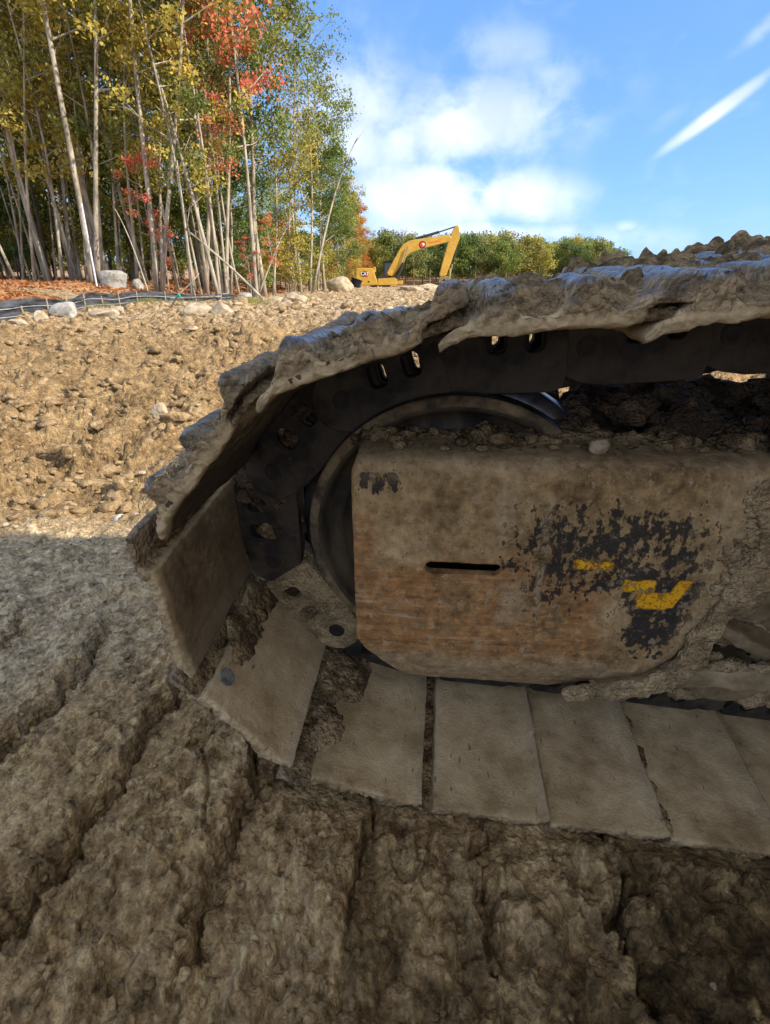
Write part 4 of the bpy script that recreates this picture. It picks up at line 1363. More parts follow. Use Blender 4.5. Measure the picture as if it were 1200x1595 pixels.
n0 = NB            # shoe index NB joins pin 96 to 129.6 degrees: the first one over the idler
t = MB()
t.lathe([(0.0, 0.0018), (0.013, 0.0022), (0.0155, 0.0015), (0.016, -0.004), (0.0, -0.004)], (0, 0), 20)
pm = t.mesh('bolt_head', autosmooth=R(40))
pm.transform(Matrix.Rotation(math.pi / 2, 4, 'X'))
for si, bx0, by0 in ((n0 + 3, -0.062, -0.055),):
    q = link('bolt_head', pm, M['steelplug'], shoes[si][0])
    q.location = (bx0, by0, 0.0600)
t = MB()
rs_ = random.Random(3)
for i in range(34):
    x0_, y0_ = 0.02 + 0.07 * rs_.random(), -0.004 - 0.04 * rs_.random()
    a__ = rs_.random() * 6.28
    L_ = 0.012 + 0.03 * rs_.random()
    t.tube([(x0_, y0_, .088 + .012 * rs_.random()), (x0_ + L_ * .5 * math.cos(a__), y0_ + L_ * .5 * math.sin(a__), .098 + .008 * rs_.random()), (x0_ + L_ * math.cos(a__), y0_ + L_ * math.sin(a__) - .004, .090 + .01 * rs_.random())], 0.0008, 4)
t.obj('straw', M['straw'], shoes[n0 + 1][0], kind='stuff')
on_shoe(n0 + 2, [(-.125, -.09, .06, .34, .008, .018, 34)], 'packed_mud', M['caked'], 3)
on_shoe(n0 + 3, [(-.125, -.085, .03, .30, .008, .020, 44), (-0.10, -0.05, .12, .30, .008, .020, 26)], 'packed_mud', M['caked'], 4)
on_shoe(n0 + 4, [(-.125, -.080, .01, .30, .006, .014, 46), (-.09, -.055, .09, .14, .008, .014, 10), (-.09, -.03, .20, .31, .010, .022, 34)], 'packed_mud', M['caked'], 5)
on_shoe(n0 + 5, [(-.104, -.086, .01, .34, .004, .008, 70)], 'packed_mud', M['caked'], 6)
on_shoe(n0 + 7, [(-.104, -.080, .015, .36, .006, .010, 130)], 'packed_mud', M['caked'], 7)
hp_ = Heap()
for si in range(NB, NB + 6):
    bs = shoes[si][1]
    for wx0 in (-0.025, 0.035):
        if (si, wx0) in ((NB + 1, 0.035), (NB + 3, 0.035), (NB, 0.035), (NB, -0.025)):
            continue
        q = bs @ Vector((wx0, -K_LINK - 0.008, 0.022))
        hp_.add(lump(q, (0.024, 0.014, 0.026), si * 7 + int(wx0 * 1000), 3, 0.4, 0.7, 0, 4))
    for j in range(26):
        q = bs @ Vector((-hp + 2 * hp * rng.rand(), -K_LINK + 0.012 - 0.014 * rng.rand(), -0.03 + 0.08 * rng.rand()))
        r_ = 0.006 + 0.016 * rng.rand()
        if si in (NB + 1, NB + 2):
            hp_.add(lump(q, (r_, r_ * 0.6, r_), si * 90 + j, 3, 0.5, 0.6, 0, 4))
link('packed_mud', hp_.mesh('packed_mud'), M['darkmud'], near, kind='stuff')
# mud filling the pockets between the links low on the idler
hp_ = Heap()
for i in range(60):
    a0 = R(rng.choice([152, 158, 180, 186, 216, 222, 250, 256]) + rng.rand() * 8 - 4)
    rr = 0.315 + 0.07 * rng.rand()
    r_ = 0.012 + 0.018 * rng.rand()
    hp_.add(lump((CS + rr * math.cos(a0), 0.325 + 0.04 * rng.rand(), CH + rr * math.sin(a0) + BASEH), (r_, r_, r_), i + 700, 2, 0.45, 0.8))
link('caked_mud', hp_.mesh('caked_mud'), M['caked'], near, kind='stuff')

# the machine's upper works stand over and behind the viewer's right shoulder and shade the track
inv = NEARM.inverted()


def wbox(mb, x0, x1, y0, y1, z0, z1):
    vs = [inv @ Vector((x, y, z)) for x in (x0, x1) for y in (y0, y1) for z in (z0, z1)]
    mb.add(vs, [(0, 1, 3, 2), (4, 6, 7, 5), (0, 4, 5, 1), (2, 3, 7, 6), (0, 2, 6, 4), (1, 5, 7, 3)])
    return mb


HY = 0.42
wbox(MB(), 1.9, 5.6, -1.75, HY, 1.35, 2.55).obj('engine_housing', M['paint'], near, bevel=0.05)
wbox(MB(), 1.32, 5.3, -1.7, HY + 0.02, 2.6, 3.2).obj('hood', M['paint'], near, bevel=0.06)
wbox(MB(), 1.30, 1.86, -1.7, HY - 0.02, 1.42, 2.56).obj('side_door', M['paint'], near, bevel=0.03)
wbox(MB(), 2.0, 4.2, -2.2, -0.1, 0.55, 1.30).obj('carbody', M['black'], near, bevel=0.04)
# stones that came to rest on the machine
def near_stone(s, k, h, r, seed, label, m='stone'):
    vf = lump((0, 0, 0), r, seed, 3, 0.22, 1.0, 0.35)
    me = np_mesh('stone', vf[0], vf[1], True)
    o = link('stone', me, M[m])
    o.location = NEARM @ loc_pt(s, k, h)
    o['label'] = label
    o['category'] = 'stone'
    return o


near_stone(0.253, 0.215, -0.311, (0.019, 0.012, 0.013), 11, 'small pointed tan stone lying on the edge of the rusty cover top')
near_stone(0.462, 0.300, -0.318, (0.018, 0.016, 0.030), 12, 'upright pale stone wedged in the dark mud behind the cover')
near_stone(0.105, 0.235, -0.311, (0.018, 0.013, 0.010), 13, 'low brown stone on the cover top in front of the idler wheel', 'clod')
near_stone(0.155, 0.240, -0.311, (0.012, 0.010, 0.010), 17, 'small round brown stone on the cover top beside the idler rim', 'clod')
# ------------------------------------------------------------------ places in the landscape
def bearing(px, dist, z=None):
    """ground point that lies dist metres away in the direction of a column of the photograph"""
    x = (px - 600) / 894.6 * dist
    zz = float(ground_z(np.array([x]), np.array([dist]), False)[0]) if z is None else z
    return Vector((x, dist, zz))


def gz(x, y):
    return float(ground_z(np.array([x]), np.array([y]), False)[0])


# ------------------------------------------------------------------ loose clods and stones
rng = np.random.RandomState(11)
hp_ = Heap()
bx = rng.rand(40, 2)
for i in range(6200):
    y = 1.95 * math.exp(rng.rand() ** 0.85 * math.log(9.5))
    x = (rng.rand() * 1.7 - 1.05) * (0.3 + y * 0.9)
    if fence_side(np.array([x]), np.array([y]))[0] > -0.5:
        continue
    dn = perlin2(np.array([x / .55]), np.array([y / .7]), 78)[0]
    if dn < 0.02 and rng.rand() < 0.72:
        continue
    r_ = (0.006 + 0.036 * rng.rand() ** 3.2) * (0.75 + 0.20 * y)
    z = float(ground_z(np.array([x]), np.array([y]))[0])
    hp_.add(lump((x, y, z + r_ * 0.15), (r_ * (0.8 + 0.7 * rng.rand()), r_ * (0.8 + 0.5 * rng.rand()), r_ * (0.6 + .3 * rng.rand())), i, 3 if r_ > 0.05 and y < 6 else 2 if r_ > .012 * y else 1, 0.75, 0.62, 0.25, 4))
link('soil_clods', hp_.mesh('soil_clods'), M['clod'], kind='stuff')
hp_ = Heap()
for i in range(3600):
    y = 0.30 + 1.6 * rng.rand() ** 1.3
    x = (rng.rand() * 1.9 - 1.0) * (0.3 + y * 0.9)
    s_, t_ = 0.9954 * x - 0.0959 * y, 0.0954 * x + 0.9907 * y
    if t_ > 0.655 and s_ > -0.42:
        continue
    if perlin2(np.array([x / .16]), np.array([y / .16]), 77)[0] < -0.05 and rng.rand() < 0.8:
        continue
    r_ = 0.0014 + 0.0075 * rng.rand() ** 3.2
    z = float(ground_z(np.array([x]), np.array([y]))[0])
    hp_.add(lump((x, y, z + r_ * 0.3), (r_ * (0.8 + 0.7 * rng.rand()), r_ * (0.8 + 0.5 * rng.rand()), r_ * 0.75), i, 1 if r_ < .004 else 2, 0.45, 0.8, 0.2, 2))
link('mud_crumbs', hp_.mesh('mud_crumbs'), M['soil'], kind='stuff')
hp_ = Heap()
for i in range(520):
    y = 1.0 * math.exp(rng.rand() ** 0.7 * math.log(26))
    x = (rng.rand() * 1.7 - 1.05) * (0.3 + y * 0.9)
    if fence_side(np.array([x]), np.array([y]))[0] > -0.3 or (y < 1.9 and x > -0.75):
        continue
    r_ = (0.006 + 0.012 * rng.rand() ** 2) * (0.7 + 0.22 * y) * (1.7 if y > 9 else 1)
    z = float(ground_z(np.array([x]), np.array([y]))[0])
    hp_.add(lump((x, y, z + r_ * 0.2), (r_ * (0.8 + 0.9 * rng.rand()), r_ * (0.8 + 0.5 * rng.rand()), r_ * 0.6), i + 50, 2, 0.2, 0.9, 0.4, 2))
link('gravel', hp_.mesh('gravel'), M['stone'], kind='stuff')


def rock(px, dist, r, seed, label, m='stone', sink=0.3, rot=0.0, tilt=0.0, group=None, name='boulder'):
    p_ = bearing(px, dist)
    vf = lump((0, 0, 0), r, seed, 4, 0.14, 0.9, 0.42, 4)
    me = np_mesh(name, vf[0], vf[1], True)
    me.polygons.foreach_set('use_smooth', [False] * len(me.polygons)) if False else None
    o = link(name, me, M[m])
    o.location = p_ + Vector((0, 0, r[2] * (1 - 2 * sink)))
    o.rotation_euler = (tilt, 0, rot)
    o['label'] = label
    o['category'] = 'boulder' if name == 'boulder' else 'stone'
    if group:
        o['group'] = group
    return o


rock(176, 24.0, (0.72, 0.5, 0.42), 1, 'big grey boulder standing beside the leaning steel post', 'grey_stone', 0.25)
rock(214, 24.4, (0.22, 0.25, 0.27), 2, 'small rounded brown boulder to the right of the big grey one', 'grey_stone', 0.2)
rock(88, 14.2, (0.52, 0.30, 0.22), 3, 'flat grey slab leaning against the black silt fence', 'grey_stone', 0.1, R(-20), R(35))
rock(50, 13.2, (0.17, 0.15, 0.18), 4, 'upright tan stone block below the near end of the silt fence', 'stone', 0.2)
rock(150, 14.6, (0.50, 0.28, 0.15), 5, 'long flat tan rock lying on the rubble bank', 'stone', 0.15, R(-25), R(20))
rock(172, 15.6, (0.36, 0.2, 0.13), 6, 'narrow tan rock just behind the long flat one', 'stone', 0.1, R(-30), R(25))
rock(12, 12.6, (0.26, 0.16, 0.10), 7, 'low tan rock at the far left of the rubble bank', 'stone', 0.2)
rock(300, 15.0, (0.42, 0.32, 0.24), 8, 'dusty tan boulder half sunk in soil below the fallen pole', 'stone', 0.25)
rock(342, 14.8, (0.36, 0.26, 0.22), 9, 'smooth pale tan boulder tilted down to the right', 'stone', 0.2, R(-25), R(10))
rock(372, 19.5, (0.36, 0.3, 0.24), 10, 'craggy brown clod of rock left of the grass tuft', 'clod', 0.3)
rock(428, 21.5, (0.36, 0.3, 0.24), 11, 'tan boulder at the foot of the slanting fallen pole', 'stone', 0.25, R(-10))
rock(458, 21.0, (0.46, 0.34, 0.30), 12, 'largest tan boulder on the ridge in front of the far thicket', 'stone', 0.25, R(-20), R(8))
rock(446, 19.6, (0.26, 0.22, 0.14), 13, 'low pale boulder in front of the largest ridge boulder', 'stone', 0.3)
rock(380, 26.0, (0.40, 0.3, 0.26), 14, 'pale grey boulder between the thin trunks', 'grey_stone', 0.3)
rock(348, 25.0, (0.36, 0.3, 0.22), 15, 'bluish grey boulder beside the end of the silt fence', 'grey_stone', 0.3)
rock(108, 2.02, (0.036, 0.03, 0.024), 16, 'rounded grey stone on the edge of the shadow', 'grey_stone', 0.2, name='stone')
rock(135, 2.04, (0.055, 0.04, 0.026), 17, 'wide clay covered stone on the edge of the shadow', 'grey_stone', 0.3, name='stone')
rock(16, 1.72, (0.024, 0.02, 0.016), 18, 'small white stone in the shaded clay at the left', 'stone', 0.2, name='stone')
rock(190, 3.05, (0.07, 0.06, 0.045), 19, 'fist sized pale stone among the sunlit clods', 'stone', 0.25, name='stone')
rock(216, 3.75, (0.075, 0.05, 0.095), 20, 'upright tan stone throwing a shadow to the left', 'stone', 0.2, name='stone')
rock(640, 42.0, (1.0, 0.6, 0.35), 21, 'pale broken rock at the foot of the far excavator', 'stone', 0.3)
rock(668, 44.0, (1.1, 0.6, 0.4), 22, 'long pale rock heap under the excavator boom', 'stone', 0.3)
rock(530, 40.0, (0.9, 0.6, 0.75), 23, 'mound of tan rock left of the black bin', 'stone', 0.3)

# a clay coated branch on the clods
t = MB()
p0 = bearing(8, 2.75)
pts = []
for i in range(9):
    u_ = i / 8
    x = -1.93 + 0.30 * u_
    y = 2.80 + 0.05 * u_
    pts.append((x, y, gz(x, y) + 0.075 + 0.03 * math.sin(u_ * 3) + 0.01 * math.sin(i * 2.1)))
t.tube(pts, [0.010, 0.016, 0.020, 0.022, 0.020, 0.024, 0.022, 0.028, 0.018], 12)
o = t.obj('branch', M['clod'], smooth=True)
o['label'] = 'short clay coated branch lying on the sunlit clods'
o['category'] = 'branch'

# ------------------------------------------------------------------ silt fence
F1 = [(-9.9, 9.5), (-9.3, 12.2), (-8.9, 13.4), (-8.95, 15.2), (-9.15, 17.5), (-9.1, 20.3), (-8.4, 21.3), (-7.4, 21.9), (-6.6, 22.8), (-6.2, 23.4)]


def fence_strip():
    pts = np.array(F1, float)
    d_ = np.r_[0, np.cumsum(np.linalg.norm(np.diff(pts, axis=0), axis=1))]
    tq = np.linspace(0, d_[-1], 260)
    x = np.interp(tq, d_, pts[:, 0])
    y = np.interp(tq, d_, pts[:, 1])
    return tq, x, y


tq, fx, fy = fence_strip()
fz = ground_z(fx, fy, False)
nz_ = 16
V_ = []
for j in range(nz_):
    u_ = j / (nz_ - 1)
    sag = 0.06 * perlin2(tq / 2.2, tq * 0, 3)
    hgt = (0.40 + 0.10 * np.sin(tq * 1.7) * 0.3 + sag) * u_ * np.interp(tq, [0, 11, tq[-1]], [1.25, 1.25, 0.9])
    off = 0.045 * np.sin(u_ * 9 + perlin2(tq / 0.8, tq * 0 + j * 0.2, 4) * 3) + 0.06 * perlin2(tq / 0.5, np.full_like(tq, u_ * 2), 5)
    V_.append(np.c_[fx + off * 0.8, fy - off * 0.6 - 0.10 * u_ * (1 - u_) * 2, fz - 0.05 + hgt])
V_ = np.array(V_)
th = np.array([0.004, -0.003, 0.0])
n_ = len(tq)
idx = np.arange(nz_ * n_).reshape(nz_, n_)
f1 = np.c_[idx[:-1, :-1].ravel(), idx[:-1, 1:].ravel(), idx[1:, 1:].ravel(), idx[1:, :-1].ravel()]
vv = V_.reshape(-1, 3)
fence = thing('silt_fence', 'low black fabric silt fence winding along the edge of the wood', 'fence', (float(fx[0]), float(fy[0]), float(fz[0])))
fo = Vector(fence.location)
me = np_mesh('fabric', np.r_[vv, vv + th] - np.array(fo), np.r_[f1, f1[:, ::-1] + nz_ * n_], True)
link('fabric', me, M['fabric'], fence)
for lv in (5, 10):
    t = MB()
    t.tube([Vector(V_[lv][i]) - fo + Vector((0.01, -0.02, 0)) for i in range(0, n_, 4)], 0.009, 5)
    t.obj('band', M['cord'], fence, smooth=True)
for i in range(0, n_, 19):
    t = MB()
    b_ = Vector((fx[i], fy[i], fz[i])) - fo
    t.box(b_ + Vector((0.03, -0.05, 0.20)), (0.03, 0.03, 0.56), Matrix.Rotation(R(rng.rand() * 10 - 5), 3, 'Y'))
    t.obj('stake', M['stake'], fence)

# leaning steel post
pb = bearing(150, 23.5)
post = MB().tube([(0, 0, -0.1), (0.02, 0.05, 2.95)], 0.036, 10).obj('steel_post', M['post'], smooth=False, autosmooth=R(40))
post.location = pb
post['label'] = 'pale galvanised steel post leaning left by the boulder'
post['category'] = 'post'

# survey stake with ribbon and a tangle with a teal tie
sp_ = bearing(449, 37)
sk = thing('survey_stake', 'thin wooden survey stake with a pink ribbon near the thicket', 'stake', sp_)
MB().box((0, 0, 0.75), (0.05, 0.03, 1.6)).obj('stake', M['stake'], sk)
MB().box((0.02, -0.03, 1.35), (0.22, 0.03, 0.26)).obj('ribbon', M['pink'], sk)
sp_ = bearing(280, 17.5)
sk = thing('leaning_stick', 'bare bent stick with a teal tie leaning over the silt fence end', 'stick', sp_)
MB().tube([(-0.45, 0, 0.0), (-0.1, 0, 0.45), (0.35, 0.1, 0.80), (0.6, 0.1, 1.05)], [0.03, 0.025, 0.02, 0.01], 6).obj('stick', M['bark'], sk, smooth=True)
MB().tube([(-0.14, -0.03, 0.36), (-0.06, -0.03, 0.48), (-0.02, -0.04, 0.38)], 0.028, 6).obj('tie', M['teal'], sk, smooth=True)

# ------------------------------------------------------------------ trees
def leaf_quads(centres, rads, per, size, seed, flat=0.7):
    """per leaves round each centre; returns verts and quads"""
    rg = np.random.RandomState(seed)
    n = len(centres) * per
    c = np.repeat(np.asarray(centres), per, 0)
    rr = np.repeat(np.asarray(rads), per)
    d_ = rg.normal(size=(n, 3))
    d_ /= np.linalg.norm(d_, axis=1)[:, None]
    d_[:, 2] *= flat
    p_ = c + d_ * (rr * rg.rand(n) ** 0.55)[:, None]
    a_ = rg.normal(size=(n, 3))
    a_ /= np.linalg.norm(a_, axis=1)[:, None]
    nrm_ = rg.normal(size=(n, 3)) + np.array([0, 0, 1.2])
    b_ = np.cross(nrm_, a_)
    b_ /= np.linalg.norm(b_, axis=1)[:, None]
    sz = size * (0.55 + 0.9 * rg.rand(n))
    a_ *= sz[:, None] * 0.62
    b_ *= sz[:, None] * 0.40
    v = np.stack([p_ - a_, p_ + b_ - a_ * 0.1, p_ + a_, p_ - b_ + a_ * 0.1], 1).reshape(-1, 3)
    f = np.arange(n * 4).reshape(n, 4)
    return v, f


def tree_proto(seed, H, r0, crown_from, spread, clumps, per, leaf, lean=(0.0, 0.0), stems=1, wig=0.25, crown_r=(0.5, 0.95), limb_n=16, seg=7):
    rg = np.random.RandomState(seed)
    t = MB()
    tips = []
    for s in range(stems):
        ang0 = rg.rand() * 6.28
        lx, ly = lean[0] + (0.07 * math.cos(ang0) if stems > 1 else 0), lean[1] + (0.07 * math.sin(ang0) if stems > 1 else 0)
        hh = H * (1 - 0.12 * s)
        ph = rg.rand(4) * 6.28
        pts, rad = [], []
        nn = 12
        for i in range(nn + 1):
            u_ = i / nn
            z = hh * u_
            pts.append(Vector((lx * z + wig * u_ * math.sin(ph[0] + u_ * 4.2) + (0.15 * s), ly * z + wig * u_ * math.cos(ph[1] + u_ * 3.6), z)))
            rad.append(r0 * (1 - 0.15 * s) * (1.25 * math.exp(-u_ * 16) * 0.35 + (1 - u_) ** 0.75 + 0.06))
        pts[0].z = -0.4
        t.tube(pts, rad, seg)

        def at(u):
            i = min(int(u * nn), nn - 1)
            return pts[i].lerp(pts[i + 1], u * nn - i)
        for j in range(limb_n // stems):
            u_ = crown_from + (1 - crown_from) * (j + rg.rand()) / (limb_n / stems)
            u_ = min(u_, 0.99)
            b_ = at(u_)
            an = rg.rand() * 6.28
            L = spread * (0.45 + 0.6 * rg.rand()) * (1.05 - 0.55 * abs((u_ - crown_from) / (1 - crown_from + 1e-6) - 0.35))
            rise = L * (0.35 + 0.7 * rg.rand())
            m1 = b_ + Vector((math.cos(an) * L * 0.5, math.sin(an) * L * 0.5, rise * 0.35))
            e_ = b_ + Vector((math.cos(an + 0.25) * L, math.sin(an + 0.25) * L, rise))
            rb = r0 * 0.34 * (1 - u_) ** 0.5 + 0.012
            t.tube([b_, m1, e_], [rb, rb * 0.65, rb * 0.2], 5, caps=False)
            tips += [b_.lerp(e_, 0.55), e_, m1 + Vector((rg.normal() * .4, rg.normal() * .4, .3))]
            for q in range(2):
                an2 = an + rg.normal() * 0.9
                s2 = m1.lerp(e_, 0.3 + 0.3 * q)
                e2 = s2 + Vector((math.cos(an2) * L * 0.45, math.sin(an2) * L * 0.45, L * 0.25 * rg.rand()))
                t.tube([s2, e2], [rb * 0.45, rb * 0.12], 4, caps=False)
                tips.append(e2)
        tips.append(at(0.99))
    tips = np.array([p_[:] for p_ in tips])
    sel = rg.choice(len(tips), clumps, replace=clumps > len(tips))
    cen = tips[sel] + rg.normal(size=(clumps, 3)) * 0.22
    rad = crown_r[0] + (crown_r[1] - crown_r[0]) * rg.rand(clumps)
    v, f = leaf_quads(cen, rad, per, leaf, seed + 1)
    return t.mesh('trunk', smooth=True), np_mesh('crown', v, f)


def place_tree(proto, loc, rotz, scale, bark, leaf, label, cat='tree', group=None, name='tree', lean=(0, 0)):
    o = thing(name, label, cat, loc, group, rotz)
    o.scale = (scale, scale, scale)
    o.rotation_euler = (lean[0], lean[1], rotz)
    for nm, me, mt in (('trunk', proto[0], bark), ('crown', proto[1], leaf)):
        if me is None:
            continue
        c = bpy.data.objects.new(nm, me)
        COL.objects.link(c)
        if not me.materials:
            me.materials.append(mt)
        c.material_slots[0].link = 'OBJECT'
        c.material_slots[0].material = mt
        c.parent = o
    return o


tall = [tree_proto(100 + i, 17.5, 0.098, 0.34, 2.9, 82, 60, 0.12, stems=1 + (i % 2), limb_n=24, crown_r=(0.5, 1.15), wig=0.45) for i in range(6)]
thin = [tree_proto(150 + i, 14.5, 0.058, 0.26, 1.7, 44, 56, 0.125, stems=1, wig=0.7, limb_n=15, crown_r=(0.4, 0.9)) for i in range(4)]
full = [tree_proto(200 + i, 15.0, 0.14, 0.10, 3.0, 190, 70, 0.155, limb_n=30, crown_r=(0.5, 1.1)) for i in range(4)]
bush = [tree_proto(250 + i, 3.6, 0.030, 0.08, 1.3, 46, 62, 0.11, stems=3, limb_n=18, crown_r=(0.3, 0.65)) for i in range(3)]
redm = [tree_proto(280 + i, 7.0, 0.05, 0.25, 1.3, 20, 50, 0.12, stems=1, limb_n=10, crown_r=(0.25, 0.5)) for i in range(2)]
redt = [tree_proto(290 + i, 14.0, 0.07, 0.42, 1.7, 62, 52, 0.11, stems=1, limb_n=18, crown_r=(0.3, 0.75)) for i in range(2)]
cnt = 0
LB = {'green': 'green', 'olive': 'olive green', 'yellow': 'golden yellow', 'orange': 'orange', 'red': 'red'}
rg = np.random.RandomState(77)
taken = []


def free(x, y, dmin):
    for a_, b_ in taken:
        if (a_ - x) ** 2 + (b_ - y) ** 2 < dmin * dmin:
            return False
    taken.append((x, y))
    return True


def colour_for(px):
    q = rg.rand()
    if px < 180:
        return 'yellow' if q < 0.50 else ('olive' if q < 0.9 else 'green')
    if px < 330:
        return 'yellow' if q < 0.25 else ('olive' if q < 0.6 else 'green')
    if px < 520:
        return 'green' if q < 0.60 else ('olive' if q < 0.93 else 'yellow')
    return 'olive' if q < 0.5 else ('yellow' if q < 0.75 else 'orange')


# the trunks that stand out at the edge of the wood: column at the foot, distance, kind, lean to the right, scale
edge_trees = [(-8, 27, 'l', -.02, 1.0), (38, 30, 'n', -.08, .95), (55, 25.5, 'n', .02, 1.0), (78, 28, 'l', -.10, 1.0), (98, 26, 'n', -.13, 1.05), (112, 30, 'l', -.16, 1.0), (120, 27, 'n', -.09, 1.0),
              (146, 24.2, 'l', -.02, 1.12), (160, 26, 'n', -.05, 1.1), (172, 29, 'l', .0, 1.1), (186, 27, 'n', .05, 1.0), (214, 25, 'n', .06, 1.0), (228, 29, 'l', .03, 1.0), (244, 24.5, 'l', .09, 1.05),
              (252, 26, 'n', .10, 1.05), (276, 27, 'n', .03, .9), (296, 23.6, 'n', -.14, .95), (318, 28, 'l', .02, 1.0), (340, 24.4, 'n', -.13, .95), (346, 27, 'l', -.05, 1.0), (358, 29, 'n', .04, .95),
              (372, 28, 'n', .03, .9), (392, 29, 'l', .05, 1.0), (402, 30, 'n', .08, 1.0), (412, 31, 'l', .03, 1.0), (424, 30, 'n', .10, .9), (452, 36, 'n', .02, .9), (468, 38, 'l', .0, .92),
              (482, 40, 'l', .04, .88), (494, 42, 'n', .05, .9)]
PLACES = ['at the far left margin', 'second from the left margin, leaning left', 'near the left margin by a low grey rock', 'left of the steel post, forked and leaning right', 'left of the post, leaning hard to the left', 'behind the left leaning one', 'leaning left just before the steel post', 'right behind the leaning steel post, the thickest trunk', 'directly above the big grey boulder', 'close to the right of the steel post', 'above the right end of the grey boulder', 'above the small rounded brown boulder', 'between the small brown boulder and the bent trunks', 'with a trunk bent right near its foot', 'beside the bent trunk, in front of the low red sapling', 'right of the low red sapling', 'leaning left over the end of the silt fence', 'just right of the long dead leaning trunk', 'leaning left over the pale tilted boulder', 'in the middle gap, dark trunked', 'between the two reddest crowns', 'left of the craggy brown rock', 'behind the fallen slanting trunk', 'leaning right beside the fallen slanting trunk', 'above the pale grey boulder', 'leaning right over the ridge boulders', 'behind the largest ridge boulder', 'right of the largest ridge boulder', 'left of the far thicket', 'last before the wood edge recedes']
for j, (px, dist, kind, ln, sc) in enumerate(edge_trees):
    p_ = bearing(px, dist)
    taken.append((p_.x, p_.y))
    pr = (tall if kind == 'l' else thin)
    col = colour_for(px)
    place_tree(pr[j % len(pr)], p_, rg.rand() * 0.5 - 0.25 + (math.pi if j % 3 == 0 else 0), sc, M['bark'], LEAF[col],
               'tall %s leaved tree %s' % (LB[col], PLACES[j]), group='front row trees of the wood', lean=(0.0, ln * 0.6 + 0.05 + 0.13 * max(0.0, (420 - px) / 420)))
    cnt += 1
# behind them, to fill the wood
for j in range(4000):
    if cnt > 112:
        break
    y = 26 + 70 * rg.rand() ** 1.5
    px = -260 + 850 * rg.rand()
    x = (px - 600) / 894.6 * y
    if x > -6.6 - 0.02 * (y - 30) or fence_side(np.array([x]), np.array([y]))[0] < 2.5:
        continue
    if not free(x, y, 2.0 if y < 40 else 3.0):
        continue
    col = colour_for(px)
    kinds = tall if rg.rand() < 0.55 else full
    if x > -11 and y > 34:
        kinds = full
    sc = (0.9 + 0.3 * rg.rand()) * (1.0 if y < 42 else 0.85 - 0.10 * sstep(45, 90, y))
    place_tree(kinds[j % len(kinds)], (x, y, gz(x, y)), rg.rand() * 6.28, sc, M['bark'] if rg.rand() < 0.35 else M['bark_dark'], LEAF[col],
               'tree with %s leaves deeper in the wood' % LB[col], group='trees deeper in the wood with %s leaves' % LB[col], lean=(0.0, 0.03 + 0.12 * max(0.0, (420 - px) / 420)))
    cnt += 1
# slender bare stems that rise through the front of the wood
slim = [tree_proto(320 + i, 15.5, 0.046, 0.50, 1.2, 24, 44, 0.11, stems=1, wig=0.55, limb_n=10, crown_r=(0.35, 0.8)) for i in range(4)]
for j in range(46):
    y = 24.5 + 9 * rg.rand()
    px = -10 + 500 * (j + rg.rand()) / 46
    x = (px - 600) / 894.6 * y
    if x > -6.6 or not free(x, y, 0.7):
        continue
    col = 'yellow' if px < 200 and rg.rand() < .6 else 'olive'
    place_tree(slim[j % 4], (x, y, gz(x, y)), rg.rand() * 6.28, 0.85 + 0.25 * rg.rand(), M['bark'], LEAF[col], 'slender pale stem with a small %s crown at the front of the wood' % LB[col],
               group='slender stems with %s crowns in the front of the wood' % LB[col], lean=(0.02 * rg.normal(), 0.02 + 0.14 * max(0.0, (420 - px) / 420) + 0.03 * rg.normal()))
# undergrowth: young bushy growth between the trunks
for j in range(72):
    y = 28 + 26 * rg.rand()
    px = -60 + 640 * rg.rand()
    x = (px - 600) / 894.6 * y
    if x > -6.4 or not free(x, y, 1.2):
        continue
    col = ['green', 'olive', 'yellow', 'green', 'orange'][rg.randint(5)] if px > 380 else ['green', 'olive', 'olive', 'yellow'][rg.randint(4)]
    place_tree(bush[j % 3], (x, y, gz(x, y)), rg.rand() * 6.28, 0.7 + 0.8 * rg.rand(), M['bark_dark'], LEAF[col],
               'young bush with %s leaves growing between the trunks' % LB[col], 'bush', 'undergrowth bushes with %s leaves' % LB[col], 'bush')
# red maples
for px, dist, sc, pr, lab in [(248, 24.8, 0.70, redm[0], 'low red leaved maple sapling behind the bent front trunks'), (262, 27, .42, redm[1], 'smallest red leaved maple sapling close to the ground'),
                              (352, 26.0, 0.80, redt[0], 'slender maple with bright red crown at the middle of the wood'),
                              (398, 26.2, 1.2, redt[1], 'tall maple with red leaves reaching the top of the wood'), (428, 28.5, .50, redm[0], 'short red maple sapling by the pale boulders'), (390, 26, .35, redm[1], 'knee high red maple sapling near the fallen pole')]:
    p_ = bearing(px, dist)
    place_tree(pr, p_, rg.rand() * 6.28, sc, M['bark'], LEAF['red'], lab, 'maple', name='maple_tree')
    cnt += 1
